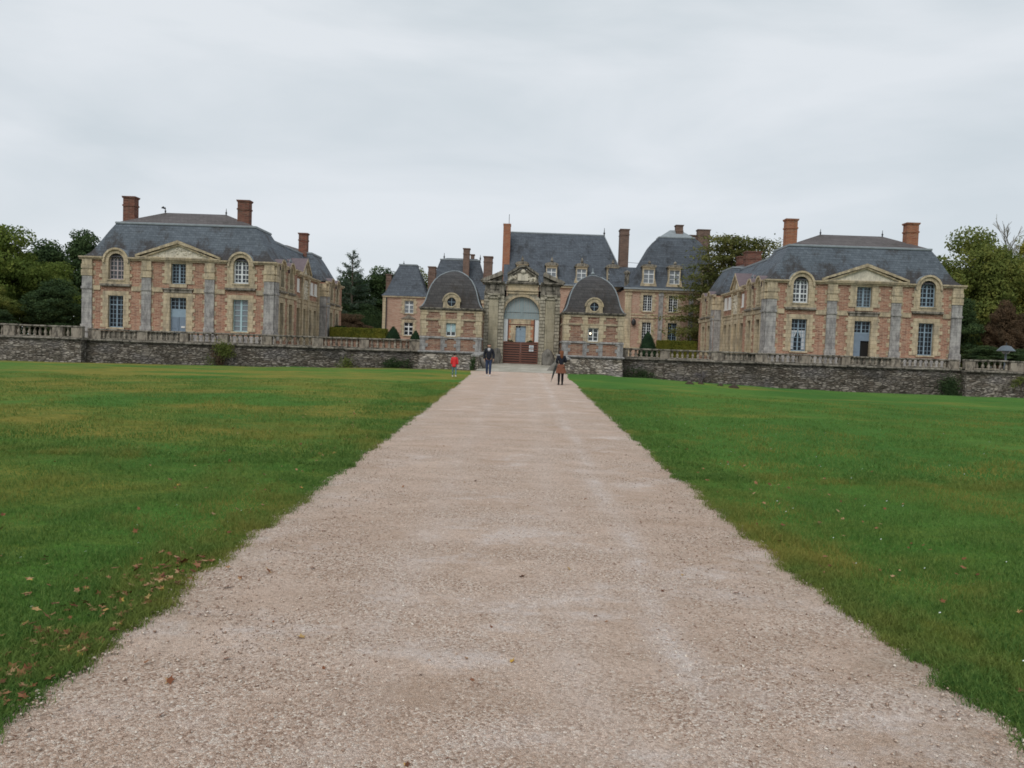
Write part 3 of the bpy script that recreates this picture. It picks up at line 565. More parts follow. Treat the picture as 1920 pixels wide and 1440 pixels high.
def mansard(parent, X0, X1, Y0, Y1, ze, zb, ins, insf, zr=None, ridge=None, mat='slate', top='slate_top', prof=PROF, name='roof', sides=(1, 1, 1, 1)):
    """sides: front, right, back, left use the inset or go straight up"""
    m = MB(); rings = []
    for a, h in prof:
        l = X0+ins*a*sides[3]; r = X1-ins*a*sides[1]; f = Y0+insf*a*sides[0]; b = Y1-insf*a*sides[2]; z = ze+(zb-ze)*h
        rings.append([(l, f, z), (r, f, z), (r, b, z), (l, b, z)])
    m.loft(rings); o = m.build(name, M[mat], parent)
    l, r, f, b = rings[-1][0][0], rings[-1][1][0], rings[-1][0][1], rings[-1][2][1]
    k = MB(); e = 0.1
    k.box(l-e, r+e, f-e, f+0.05, zb-0.08, zb+0.1, 0.03); k.box(l-e, r+e, b-0.05, b+e, zb-0.08, zb+0.1, 0.03); k.box(l-e+0.002, l+0.05, f, b, zb-0.078, zb+0.098); k.box(r-0.05, r+e-0.002, f, b, zb-0.078, zb+0.098)
    k.build('flashing', M['lead'], o)
    if zr:
        t = MB(); (x0, x1, yr) = ridge; A, B, C_, D = (l, f, zb+0.05), (r, f, zb+0.05), (r, b, zb+0.05), (l, b, zb+0.05); P, Q = (x0, yr, zr), (x1, yr, zr)
        if abs(x1-x0) > 0.01: t.quad(A, B, Q, P); t.quad(C_, D, P, Q); t.add([B, C_, Q], [(0, 1, 2)]); t.add([D, A, P], [(0, 1, 2)])
        else: [t.add([p, q, P], [(0, 1, 2)]) for p, q in ((A, B), (B, C_), (C_, D), (D, A))]
        t.build('upper_roof', M[top], o)
    return o
def chimney(parent, x0, x1, y0, y1, z0, z1, mat='chim', cap=True, name='chimney'):
    m = MB(); m.box(x0, x1, y0, y1, z0, z1-0.16)
    if cap:
        m.box(x0-0.05, x1+0.05, y0-0.05, y1+0.05, z1-0.85, z1-0.72); m.box(x0-0.06, x1+0.06, y0-0.06, y1+0.06, z1-0.16, z1-0.08); m.box(x0-0.09, x1+0.09, y0-0.09, y1+0.09, z1-0.08, z1)
    else: m.box(x0-0.04, x1+0.04, y0-0.04, y1+0.04, z1-0.16, z1)
    return m.build(name, M[mat], parent)
def finial(parent, x, y, z, h=0.6, r=0.06):
    m = MB(); m.lathe(x, y, [(r*1.6, z-0.1), (r, z+h*0.15), (r*2, z+h*0.3), (r*0.8, z+h*0.45), (r*0.3, z+h)], 6); return m.build('finial', M['iron'], parent)

# ------------------------------------------------------------------ the two outbuildings facing the drive
def outbuilding(sg, xc, label):
    """sg -1 left, +1 right; xc centre of the front; front at Y 65"""
    Y0 = 65.0; ze = 8.76; zb0 = 1.95; hw = 8.15
    t = thing('brick_outbuilding', label, 'building', (xc, Y0, 2.0), 'pair of brick and stone outbuildings')
    inner = xc-sg*hw; outer = xc+sg*hw
    T = frameT(xc, Y0, (sg, 0), (0, -1))      # u grows away from the drive
    left = sg < 0
    # --- front
    cen = [(-1.2, 1.2)]; bay = 5.3
    holes = [(-0.8, 0.8, 1.95, 5.75), (-0.75, 0.75, 6.7, 8.6)]
    for s in (-1, 1): holes += [(s*bay-0.75, s*bay+0.75, 2.9, 5.75), (s*bay-0.75, s*bay+0.75, 6.9, ze)]
    mb = MB(T); wallgrid(mb, -hw, hw, zb0, ze, holes); 
    # --- flank blocks : (y0, y1, x offset)
    seg = [(65.0, 71.5, 0.0), (71.5, 82.5, 0.9), (82.5, 89.2, 0.0)]
    TF = lambda off: frameT(inner+sg*off, 0, (0, 1), (-sg, 0))
    lows = {0: [66.9, 69.5], 1: [73.0, 74.9, 77.0, 79.1, 81.0], 2: [84.3, 86.9]}
    for i, (a, b, off) in enumerate(seg):
        mf = MB(TF(off)); hs = []
        for y in lows[i]:
            hs.append((y-0.6, y+0.6, 2.3, 5.75))
            if i != 1: hs.append((y-0.55, y+0.55, 6.9, ze))
        wallgrid(mf, a, b, zb0, ze, hs); mb.v += mf.v; nn = len(mb.v)-len(mf.v); mb.f += [tuple(q+nn for q in f) for f in mf.f]
    def pl(p, q): mb.T = lambda u, w, z: (u, w, z); mb.quad((p[0], p[1], zb0), (q[0], q[1], zb0), (q[0], q[1], ze), (p[0], p[1], ze))
    pl((inner, 71.5), (inner+sg*0.9, 71.5)); pl((inner, 82.5), (inner+sg*0.9, 82.5)); pl((inner, 89.2), (outer, 89.2)); pl((outer, 89.2), (outer, 82.5)); pl((outer, 82.5), (inner+sg*10, 82.5)); pl((inner+sg*10, 82.5), (inner+sg*10, 71.5)); pl((inner+sg*10, 71.5), (outer, 71.5)); pl((outer, 71.5), (outer, 65))
    mb.build('wall', M['brick'], t)
    # string course and cornice
    for a, b in ((-7.35, -6.62), (-3.98, -3.08), (-2.28, -1.3), (1.3, 2.28), (3.08, 3.98), (6.62, 7.35)): 
        sc = MB(T); sc.box(a, b, -0.02, 0.08, 6.06, 6.46); sc.build('string_course', M['cream'], t)
    for a, b in ((65.9, 71.5), (82.5, 89.2)): sc = MB(TF(0)); sc.box(a, b, -0.02, 0.09, 6.06, 6.46); sc.box(a, b, 0.0, 0.16, 6.46, 6.54); sc.build('string_course', M['cream'], t)
    sc = MB(TF(0.9)); sc.box(71.52, 82.48, -0.02, 0.09, 6.06, 6.46); sc.box(71.52, 82.48, 0.0, 0.18, 6.46, 6.54)
    sc.build('string_course', M['cream'], t)
    for a, b in ((-hw-0.25, -bay-1.06), (-bay+1.06, bay-1.06), (bay+1.06, hw+0.25)): co = MB(T); co.box(a, b, -0.1, 0.16, ze-0.14, ze); co.box(a, b, -0.1, 0.30, ze, ze+0.12); co.build('cornice', M['cream'], t)
    for i, (a, b, off) in enumerate(seg):
        if i == 1: co = MB(TF(off)); co.box(a+0.25, b-0.25, -0.1, 0.18, ze-0.14, ze); co.box(a+0.25, b-0.25, -0.1, 0.32, ze, ze+0.12); co.build('cornice', M['cream'], t)
        else: 
            cut = [a-(-0.302 if i == 0 else 0.25)] + [q for y in lows[i] for q in (y-0.95, y+0.95)] + [b+0.25]
            for k in range(0, len(cut), 2):
                if cut[k+1] > cut[k]: co = MB(TF(off)); co.box(cut[k], cut[k+1], -0.1, 0.16, ze-0.138, ze-0.002); co.box(cut[k], cut[k+1], -0.1, 0.30, ze-0.002, ze+0.118); co.build('cornice', M['cream'], t)
    pl_ = MB(T)
    pl_.box(-hw-0.1, hw+0.1, -0.1, 0.1, 1.9, 2.55); pl_.build('plinth', M['grey'], t)
    # pilasters
    for u in (-hw, -3.08, 2.28, hw-0.85): pilaster(T, t, u, u+(0.85 if abs(u) > 5 else 0.8), 2.55, 7.25, 7.75, ze-0.15, hs=(1,) if u == -hw else (-1,) if u > 5 else (-1, 1))
    # quoined corners seen on the flanks
    for (a, off) in ((65.0, 0), (81.6+0.9, 0)):
        pilaster(TF(off), t, a+0.02, a+0.82, 2.3, 7.25, 7.75, ze-0.15, harp=False)
    pilaster(frameT(inner, 82.5, (sg, 0), (0, -1)), t, 0.03, 0.86, 2.3, 7.25, 7.75, ze-0.15, harp=False)
    # openings, front
    up = dict(left=[('whitef', 'glass'), ('brownf', 'glass')], right=[('whitef', 'glass'), ('bluef', 'glass')])['left' if left else 'right']
    for k, s in enumerate((-1, 1)):
        arch_window(T, t, s*bay, 1.3, 7.0, 9.2, ze, 1.8, side=0.52, sillz=6.62, cols=4, rows=4, rail=(2,), fmat=up[k][0], gmat=up[k][1], bar=0.045, mull=0.13 if up[k][0] == 'whitef' else 0.1, fr=0.1 if up[k][0] == 'whitef' else 0.08)
        if left and s < 0: kw = dict(fmat='shutter', gmat='glass2', rows=6, cols=2, mull=0.16, bar=0.05)
        else: kw = dict(fmat='bluef', gmat='glass', rows=7 if left else 7, cols=4, rail=(5,))
        wo_ = rect_window(T, t, s*bay, 1.3, 2.95, 5.65, **kw)
        if not left and s < 0:
            c = MB(T); zc = 4.7
            for q in (-1, 1):
                n_ = 8; c.add([(s*bay+q*(0.02+0.56*j/n_), -0.262+0.012*math.sin(j*2.5), zc) for j in range(n_+1)]+[(s*bay+q*((0.02+0.56*j/n_)*0.45+0.33), -0.262+0.012*math.sin(j*2.5), 3.95) for j in range(n_+1)]+[(s*bay+q*((0.02+0.56*j/n_)*0.5+0.34), -0.262, 3.1) for j in range(n_+1)],
                               [(j, j+1, n_+2+j, n_+1+j) for j in range(n_)]+[(n_+1+j, n_+2+j, 2*n_+3+j, 2*n_+2+j) for j in range(n_)])
            c.build('curtain', M['curtain'], wo_)
    rect_window(T, t, 0, 1.25, 6.8, 8.5, side=0.55, head=0.12, sill=0.3, cols=4, rows=6, fmat='bluef', mull=0.14)
    bs = MB(T); bs.box(-1.35, 1.35, -0.02, 0.2, 6.3, 6.42); bs.box(-1.2, 1.2, -0.02, 0.12, 6.05, 6.3); bs.build('balcony_ledge', M['mossy'], t)
    # door
    d = MB(T); h = 0.7
    d.strip([(-h, 2.0), (-h, 5.65), (h, 5.65), (h, 2.0)], [(-h-0.55, 2.0), (-h-0.55, 6.04), (h+0.55, 6.04), (h+0.55, 2.0)], 0.06, -0.30, 0)
    harpes(d, -h-0.55, -1, 2.6, 6.04, 0.056); harpes(d, h+0.55, 1, 2.6, 6.04, 0.056); do = d.build('door', M['cream'], t)
    fx = MB(T); fx.box(-h, h, -0.28, -0.22, 4.0, 4.62); fx.build('door_panel', M['bluef' if left else 'bluedoor'], do)
    lf = MB(T)
    lf.box(-h, -0.02, -0.3, -0.23, 2.0, 4.0); lf.box(-h+0.12, -0.14, -0.3, -0.21, 2.2, 2.9); lf.box(-h+0.12, -0.14, -0.3, -0.21, 3.05, 3.85)
    if left: lf.box(0.02, h, -0.3, -0.23, 2.0, 4.0); lf.box(0.14, h-0.12, -0.3, -0.21, 2.2, 2.9); lf.box(0.14, h-0.12, -0.3, -0.21, 3.05, 3.85)
    lf.build('door_leaf', M['bluedoor'], do)
    if not left: q = MB(T); q.quad((0, -0.32, 2.0), (h, -0.32, 2.0), (h, -0.32, 4.0), (0, -0.32, 4.0)); q.build('dark_opening', M['dark'], do)
    else: q = MB(T); q.box(-0.52, -0.2, -0.2, -0.19, 3.1, 3.25); q.build('notice', M['white'], do)
    glazing(T, do, 0, 2*h, 4.62, 5.65, cols=4, rows=3, fmat='bluef')
    pediment(T, t, 0, 3.56, ze+0.12, 10.3, relief=left)
    # openings, flanks
    for i in (0, 1, 2):
        off = seg[i][2]; Tq = TF(off)
        for y in lows[i]:
            rect_window(Tq, t, y, 1.0, 2.4, 5.6, side=0.4, head=0.42, cols=4, rows=8, fmat='bluef', harp=(i != 1), depth=-0.27)
            if i != 1: arch_window(Tq, t, y, 0.9, 6.95, 8.95, ze, 1.6, hood=0.3, side=0.4, sillz=6.62, roofmat='leadpink', cols=2, rows=4, fmat='bluef')
    Tm = TF(0.9)
    for y in (72.0, 75.95, 78.05, 82.0):
        p = MB(Tm); p.box(y-0.22, y+0.22, -0.02, 0.22, 2.0, 8.4); p.box(y-0.28, y+0.28, -0.02, 0.28, 8.2, 8.6); p.box(y-0.28, y+0.28, -0.02, 0.3, 2.0, 2.6); p.build('pilaster', M['cream'], t)
    for y in (73.0, 74.6, 79.5, 81.0):
        p = MB(Tm); p.box(y-0.45, y+0.45, -0.02, 0.09, 7.2, 8.4); p.box(y-0.52, y+0.52, -0.02, 0.14, 7.08, 7.2); p.build('blank_panel', M['white'], t)
    p = MB(Tm); r = random.Random(5)
    for k in range(40):
        u = 77+r.uniform(-0.8, 0.8); z = r.uniform(6.6, 8.4); a = r.uniform(0.1, 0.24)
        p.loft([[(u+a*s_*math.cos(2*PI*j/6), 0.02+0.25*(1-s_), z+a*s_*math.sin(2*PI*j/6)) for j in range(6)] for s_ in (1, 0.7, 0.3)], cap=True)
    p.box(76.2, 77.8, -0.02, 0.05, 6.55, 8.5); p.build('carved_panel', M['relief'], t)
    pediment(Tm, t, 77.0, 1.6, ze+0.12, 10.5, relief=False, back=1.8, roof='leadpink')
    # roofs
    xa, xb = sorted((inner-sg*0.03, outer+sg*0.03))
    mansard(t, xa, xb, Y0-0.03, 71.53, ze+0.12, 11.95, 2.2, 1.3, 13.25, (xc-2.7, xc+2.7, 68.2))
    x1, x2 = sorted((inner+sg*0.87, inner+sg*10.2))
    mansard(t, x1, x2, 70.0, 84.0, ze+0.12, 11.8, 2.2, 2.0, 12.3, ((x1+x2)/2, (x1+x2)/2+0.02, 77), sides=(0, 1, 0, 1), name='wing_roof')
    mansard(t, xa, xb, 82.47, 89.23, ze+0.12, 11.95, 2.2, 1.3, 13.0, (xc-2.7, xc+2.7, 85.8))
    finial(t, xc-2.7, 68.2, 13.25, 0.5, 0.05); finial(t, xc+2.7, 68.2, 13.25, 0.55, 0.05)
    if left: m = MB(); m.tube([(xc-2.7, 68.2, 13.6), (xc-2.9, 68.2, 13.72), (xc-3.05, 68.2, 13.66)], [0.07, 0.11, 0.04], 6); m.build('chimney_cowl', M['iron'], t)
    # round dormers on the wing roof
    for y in (73.2, 75.0, 79.2, 80.9):
        D = TF(0.9+0.8); zc = 9.75; m = MB(D); m.loft([[(y+0.5*math.cos(a), 0.0, zc+0.55*math.sin(a)) for a in [2*PI*j/14 for j in range(14)]], [(y+0.5*math.cos(a), -2.0, zc+0.55*math.sin(a)) for a in [2*PI*j/14 for j in range(14)]]], closed=True)
        o = m.build('round_dormer', M['leadpink'], t, True)
        g = MB(D); g.strip([(y+0.28*math.cos(PI*2*j/14), zc+0.32*math.sin(2*PI*j/14)) for j in range(15)], [(y+0.5*math.cos(PI*2*j/14), zc+0.55*math.sin(2*PI*j/14)) for j in range(15)], 0.03, -0.1, 0.0); g.build('frame', M['lead'], o)
        g = MB(D); g.add([(y+0.3*math.cos(PI*2*j/14), -0.05, zc+0.34*math.sin(2*PI*j/14)) for j in range(14)], [tuple(range(14))]); g.build('pane', M['glass'], o)
    cm = 'chim' if left else 'chim2'
    if left: cs = [(-25.05, -24.05), (-35.05, -34.05)]
    else: cs = [(22.5, 23.45), (32.85, 33.85)]
    for a, b in cs: chimney(t, min(a, b), max(a, b), 67.1, 67.85, 10.8, 14.4 if left else 14.35, cm)
    if left: chimney(t, -24.5, -23.6, 83.6, 84.3, 11, 14.1, 'chim')
    else:
        for p0, p1, yy, zz in ((24.0, 24.9, 86.8, 13.6), (23.9, 25.5, 83.6, 13.75)): chimney(t, p0, p1, yy, yy+1.2, 11, zz, 'chim')
    return t
outbuilding(-1, -29.15, 'long brick and cream stone outbuilding on the left with weathered arched window and carved pediment')
outbuilding(1, 28.55, 'long brick and cream stone outbuilding on the right with plain pediment and half open door')

# ------------------------------------------------------------------ domed gate lodges
def lodge(sg, x0, x1, label):
    Yf, D = 57.8, 4.5; Yb = Yf+D; xc = (x0+x1)/2; hw = (x1-x0)/2; ze = 5.0
    t = thing('gate_lodge', label, 'building', (xc, Yf, 1.9), 'pair of domed gate lodges')
    T = frameT(xc, Yf, (1, 0), (0, -1)); TR = frameT(x1, 0, (0, 1), (1, 0)); TL = frameT(x0, 0, (0, 1), (-1, 0))
    w_ = MB(T); wallgrid(w_, -hw, hw, 1.9, ze, [(-0.4, 0.4, 2.98, 4.08)]); w_.T = TR; wallgrid(w_, Yf, Yb, 1.9, ze); w_.T = TL; wallgrid(w_, Yf, Yb, 1.9, ze); w_.T = lambda u, w, z: (u, w, z); w_.quad((x0, Yb, 1.9), (x1, Yb, 1.9), (x1, Yb, ze), (x0, Yb, ze)); w_.build('wall', M['lbrick'], t)
    r = random.Random(4)
    def blocks(Tn, nm, mt, ua, ub, sgn, z0, z1, hh=0.26):
        z = z0; k = 0; mb = MB(Tn)
        while z < z1-0.05:
            e = (0.0, 0.16)[k % 2]+r.uniform(-0.03, 0.03); a, b = (ua, ub+e) if sgn > 0 else (ua-e, ub); mb.box(a, b, -0.03, 0.045+0.01*r.random(), z, min(z+hh, z1)+0.001); z += hh; k += 1
        mb.build(nm, M[mt], t)
    zones = (('lower_quoin', 'grey', 1.98, 2.86), ('quoin', 'cream', 3.06, 4.22), ('quoin', 'cream', 4.38, 4.86))
    for nm, mt, z0, z1 in zones:
        for (Tn, a, b) in ((T, -hw, hw), (TR, Yf+0.05, Yb), (TL, Yf+0.05, Yb)): blocks(Tn, nm, mt, a, a+0.42, 1, z0, z1); blocks(Tn, nm, mt, b-0.42, b, -1, z0, z1)
        blocks(T, nm, mt, -0.75, -0.42, 1 if z0 < 3 else -1, z0, z1); blocks(T, nm, mt, 0.42, 0.75, -1 if z0 < 3 else 1, z0, z1)
    q = MB(T); q.box(-0.95, 0.95, -0.03, 0.065, 4.06, 4.24); q.build('lintel', M['cream'], t)
    s = MB()
    s.box(x0-0.06, x1+0.06, Yf-0.09, Yb, 4.24, 4.37); s.build('string_course', M['cream'], t); s = MB(); s.box(x0-0.05, x1+0.05, Yf-0.08, Yb, 4.86, 5.0)
    s.build('string_course', M['cream'], t)
    s = MB(); s.box(x0-0.06, x1+0.06, Yf-0.1, Yb, 2.87, 3.03, 0.02); s.build('lower_string_course', M['grey'], t)
    c = MB(); c.box(x0-0.10, x1+0.10, Yf-0.14, Yb+0.1, 5.0, 5.1, 0.02); c.box(x0-0.17, x1+0.17, Yf-0.21, Yb+0.2, 5.1, 5.18); c.build('cornice', M['mossy'], t)
    # sloping base with rounded ledge
    b = MB(); z0 = -1.7; k = 0.30; b.loft([[(x0-k, Yf-k-0.3, z0), (x1+k*0.3, Yf-k-0.3, z0), (x1+k*0.3, Yb, z0), (x0-k, Yb, z0)], [(x0-0.02, Yf-0.02, 1.8), (x1+0.02, Yf-0.02, 1.8), (x1+0.02, Yb, 1.8), (x0-0.02, Yb, 1.8)]], cap=True)
    b.build('base', M['rubble2'], t)
    l = MB(); l.loft([[(x0-a, Yf-a, z), (x1+a, Yf-a, z), (x1+a, Yb, z), (x0-a, Yb, z)] for a, z in ((0.02, 1.78), (0.13, 1.80), (0.17, 1.87), (0.13, 1.94), (0.0, 1.97))], cap=True); l.build('ledge', M['grey'], t)
    # dome
    pr = [(2.44, 0), (2.30, 0.10), (2.17, 0.3), (2.06, 0.58), (1.97, 0.93), (1.86, 1.33), (1.69, 1.76), (1.44, 2.17), (1.10, 2.52), (0.72, 2.77), (0.34, 2.93), (0.04, 2.98)]
    ym = (Yf+Yb)/2; rings = []
    for a, h in pr:
        pts = []; cr_ = min(0.16, a*0.5); ax = a*hw/2.3; ay = a*(D/2)/2.3
        for (sx_, sy_) in ((-1, -1), (1, -1), (1, 1), (-1, 1)):
            for e in ((1, 0), (0.3, 0.3), (0, 1)) if sx_*sy_ < 0 else ((0, 1), (0.3, 0.3), (1, 0)): pts.append((xc+sx_*(ax-cr_*e[0]), ym+sy_*(ay-cr_*e[1]), 5.18+h))
        rings.append(pts)
    d = MB(); d.loft(rings, cap=True); do = d.build('dome_roof', M['dome'], t)
    for i in (1, 4, 7, 10):
        rd = MB(); rd.tube([(rg[i][0], rg[i][1], rg[i][2]+0.01) for rg in rings], 0.045, 5); rd.build('ridge_flashing', M['lead'], do)
    if sg > 0: m = MB(); m.lathe(xc, ym, [(0.10, 8.05), (0.06, 8.2), (0.14, 8.3), (0.14, 8.36), (0.05, 8.45), (0.03, 8.75)], 8); m.build('finial', M['lead'], do)
    # oculus dormer
    zc = 5.63; o = MB(T); n = 24
    ci = [(0.34*math.sin(2*PI*j/n), zc-0.34*math.cos(2*PI*j/n)) for j in range(n+1)]; 
    def outp(j):
        a = 2*PI*j/n; x, z = 0.64*math.sin(a), -0.64*math.cos(a)
        if z < -0.2: x = math.copysign(0.64, x) if abs(x) > 0.3 else x*2; z = -0.44
        return (x, zc+z)
    co_ = [outp(j) for j in range(n+1)]
    o.strip(ci, co_, 0.16, 0.02, -1.3); oo = o.build('oculus', M['cream'], t)
    h_ = MB(T); h_.strip([(0.60*math.sin(2*PI*j/n), zc-0.60*math.cos(2*PI*j/n)) for j in range(6, n-5)], [(0.70*math.sin(2*PI*j/n), zc-0.70*math.cos(2*PI*j/n)) for j in range(6, n-5)], 0.22, 0.1, -1.3)
    h_.strip([(0.33*math.sin(2*PI*j/n), zc-0.33*math.cos(2*PI*j/n)) for j in range(n+1)], [(0.42*math.sin(2*PI*j/n), zc-0.42*math.cos(2*PI*j/n)) for j in range(n+1)], 0.2, 0.05, 0.1); h_.build('moulding', M['cream'], oo)
    gl = MB(T); gl.add([(0.35*math.sin(2*PI*j/n), 0.05, zc-0.35*math.cos(2*PI*j/n)) for j in range(n)], [tuple(range(n))]); gl.build('pane', M['glass'], oo)
    cb_ = MB(T); cb_.box(-0.016, 0.016, 0.05, 0.08, zc-0.33, zc+0.33); cb_.box(-0.33, 0.33, 0.051, 0.078, zc-0.016, zc+0.016); cb_.build('glazing_bar', M['bluef'], oo)
    if sg < 0:
        wn = rect_window(T, t, 0, 0.74, 3.06, 4.05, side=0.24, head=0.12, sill=0.08, cols=2, rows=3, fmat='whitef', harp=False, mull=0.07, depth=-0.15)
        for s_ in (-1, 1): m = MB(T); a, b2 = sorted((s_*0.05, s_*0.34)); m.box(a, b2, -0.13, -0.10, 3.4, 4.02); m.build('shutter', M['shutter'], wn)
    else:
        wn = rect_window(T, t, 0, 0.78, 3.04, 4.05, side=0.24, head=0.12, sill=0.08, cols=2, rows=3, fmat='whitef', harp=False, mull=0.07, depth=-0.15)
        m = MB(T); m.lathe(-0.2, -0.12, [(0.01, 3.56), (0.05, 3.58), (0.065, 3.63), (0.05, 3.68), (0.01, 3.7)], 8); m.build('lamp', M['bulb'], wn, True)
    return t
lodge(-1, -7.6, -3.05, 'small domed brick lodge left of the gate, behind the child in red, with pale shutters')
lodge(1, 3.1, 7.6, 'small domed brick lodge right of the gate with a lit lamp in its dark window')

# ------------------------------------------------------------------ the gateway
def gateway():
    Y = 61.5; t = thing('stone_gateway', 'old carved stone gateway with fluted pilasters, broken pediments and boarded arch between the lodges', 'gateway', (0, Y, 1.1))
    T = frameT(-0.05, Y, (1, 0), (0, -1)); r = random.Random(9)
    for s in (-1, 1):
        m = MB(T); a, b = (1.5, 2.95)
        def bx(u0, u1, *k): m.box(min(s*u0, s*u1), max(s*u0, s*u1), *k)
        bx(a, b, -1.2, 0.0, 1.0, 7.5)
        # rusticated strips
        z = 1.9
        while z < 6.5:
            hh = 0.27; e = r.uniform(0, 0.03)
            bx(a-0.06, a+0.34, 0.0, 0.12+e, z+0.015, z+hh-0.015); bx(b-0.3+r.uniform(-.03, .03), b+0.06, 0.0, 0.12+e, z+0.015, z+hh-0.015)
            bx(b+0.06, b+0.08, -1.1, -0.02, z+0.015, z+hh-0.015); z += hh
        bx(a-0.1, b+0.1, 0.0, 0.2, 1.0, 1.75); bx(a-0.06, b+0.06, 0.0, 0.16, 1.75, 1.9)
        o = m.build('gate_pier', M['gatestone'], t)
        p = MB(T); uc = s*(a+b)/2+s*0.03; hwp = 0.37; n = 7
        p.box(uc-hwp, uc+hwp, 0.0, 0.15, 1.9, 6.25)
        n = 6
        for k in range(n): u = uc-hwp+0.04+(2*hwp-0.08)*(k+0.5)/n; p.box(u-0.034, u+0.034, 0.15, 0.17 if s < 0 else 0.25, 2.1, 6.15)
        p.box(uc-hwp-0.05, uc+hwp+0.05, 0, 0.24, 1.9, 2.08); p.build('fluted_pilaster', M['fluted'], o)
        c = MB(T); c.box(uc-hwp-0.02, uc+hwp+0.02, 0, 0.26, 6.25, 6.33); c.box(uc-hwp-0.12, uc+hwp+0.12, 0, 0.34, 6.5, 6.62); c.box(uc-hwp, uc+hwp, 0, 0.22, 6.33, 6.5)
        for q in (-1, 1): c.loft([[(uc+q*(hwp+0.03)+0.11*math.cos(2*PI*j/8), w, 6.45+0.11*math.sin(2*PI*j/8)) for j in range(8)] for w in (0.05, 0.34)], cap=True)
        c.build('capital', M['gatestone'], o)
        e = MB(T)
        def eb(u0, u1, *k): e.box(min(s*u0, s*u1), max(s*u0, s*u1), *k)
        eb(a-0.08, b+0.08, -1.2, 0.22, 6.62, 6.8); eb(a-0.04, b+0.04, -1.2, 0.14, 6.8, 6.92); eb(a-0.02, b+0.02, 0, 0.1, 6.92, 7.4); eb(a+0.35, b-0.35, 0.1, 0.16, 7.0, 7.3)
        eb(a-0.05, b+0.15, -1.2, 0.25, 7.4, 7.5); eb(a-0.05, b+0.3, -1.25, 0.4, 7.5, 7.62)
        e.build('entablature', M['mossy'], o)
        h = MB(T); pts = [(s*(b+0.42), 7.62), (s*(b+0.3), 7.75), (s*(a+0.2), 8.42), (s*(a+0.12), 8.34), (s*(a+0.12), 8.12), (s*(b-0.1), 7.62)]; h.prism(pts, -1.1, 0.42)
        h.prism([(s*(b-0.3), 7.62), (s*(a+0.15), 7.62), (s*(a+0.15), 8.08)], -1.1, 0.1); 
        for k in range(7):
            u = s*(a+0.3+k*0.19); zz = 8.25-k*0.1; h.loft([[(u+0.1*q*math.cos(2*PI*j/6), 0.2+0.14*q*math.sin(2*PI*j/6), zz+hh_) for j in range(6)] for q, hh_ in ((1, 0), (0.9, 0.12), (0.4, 0.18))], cap=True)
        h.build('half_pediment', M['mossy'], o)
    # arch wall
    a = MB(T); R = 1.41; zs = 5.07; n = 20
    inn = arc_path(0, R, 1.1, zs, n); out = [(-1.5, 1.1)]+[(max(-1.5, min(1.5, -2.4*math.cos(PI*k/n))), min(6.7 if abs(2.4*math.cos(PI*k/n)) < 1.32 else 6.35, zs+2.4*math.sin(PI*k/n))) for k in range(n+1)]+[(1.5, 1.1)]
    a.strip(inn, out, -0.25, -1.0, -1.0)
    ao = a.build('arch_wall', M['gatestone'], t)
    v = MB(T); v.strip(arc_path(0, R, zs, zs, n), arc_path(0, R+0.2, zs, zs, n), -0.17, -0.3, -0.3); v.build('arch_moulding', M['cream'], ao)
    e = MB(T)
    e.box(-1.27, 1.27, -1.0, -0.12, 6.70, 6.80); e.box(-1.24, 1.24, -1.0, -0.16, 6.80, 6.92); e.box(-1.27, 1.27, -1.0, -0.06, 6.92, 7.0); e.box(-1.22, 1.22, -1.0, -0.2, 7.0, 7.46)
    e.build('lintel_band', M['cream'], ao)
    e = MB(T)
    e.box(-1.5, -1.3, -1.0, -0.3, 6.95, 7.5); e.box(1.3, 1.5, -1.0, -0.3, 6.95, 7.5)
    e.box(-1.27, 1.27, -1.0, -0.05, 7.46, 7.56); e.box(-1.3, 1.3, -1.0, 0.02, 7.56, 7.66)
    e.prism([(-1.22, 7.66), (1.22, 7.66), (1.22, 8.22), (0, 8.75), (-1.22, 8.22)], -0.9, -0.18)
    for s in (-1, 1):
        e.prism([(s*1.24, 8.17), (s*1.24, 8.33), (s*0.5, 8.82), (s*0.45, 8.62)], -0.95, 0.05); e.prism([(s*1.15, 8.02), (s*1.15, 8.13), (s*0.3, 8.66), (s*0.3, 8.52)], -0.95, -0.04)
    arc = [(-0.55, 8.76), (-0.3, 8.93), (0, 8.99), (0.3, 8.93), (0.55, 8.76), (0.5, 8.62), (0.28, 8.77), (0, 8.82), (-0.28, 8.77), (-0.5, 8.62)]; e.prism(arc, -0.95, 0.08)
    e.build('central_pediment', M['mossy'], ao)
    cv = MB(T); cv.box(-0.42, 0.42, -0.18, -0.08, 7.75, 8.3)
    for k in range(34):
        u = r.uniform(-1.1, 1.1); 
        if abs(u) < 0.45: u = math.copysign(r.uniform(0.45, 1.1), u)
        z = r.uniform(7.72, 8.2-abs(u)*0.15); q0 = r.uniform(0.07, 0.16)
        cv.loft([[(u+q0*q*math.cos(2*PI*j/6), -0.18+0.16*(1-q), z+q0*q*math.sin(2*PI*j/6)) for j in range(6)] for q in (1, 0.75, 0.3)], cap=True)
    cv.lathe(0, -0.12, [(0.16, 8.32), (0.22, 8.45), (0.15, 8.6), (0.05, 8.66)], 8); cv.build('carving', M['relief'], ao)
    dk = MB(T); dk.box(-1.5, -1.28, -1.0, -0.4, 6.3, 6.97); dk.build('dark_slot', M['dark'], ao); dk = MB(T); dk.box(1.28, 1.5, -1.0, -0.4, 6.3, 6.97); dk.build('dark_slot', M['dark'], ao)
    # boards filling the arch
    b = MB(T); nb = 14
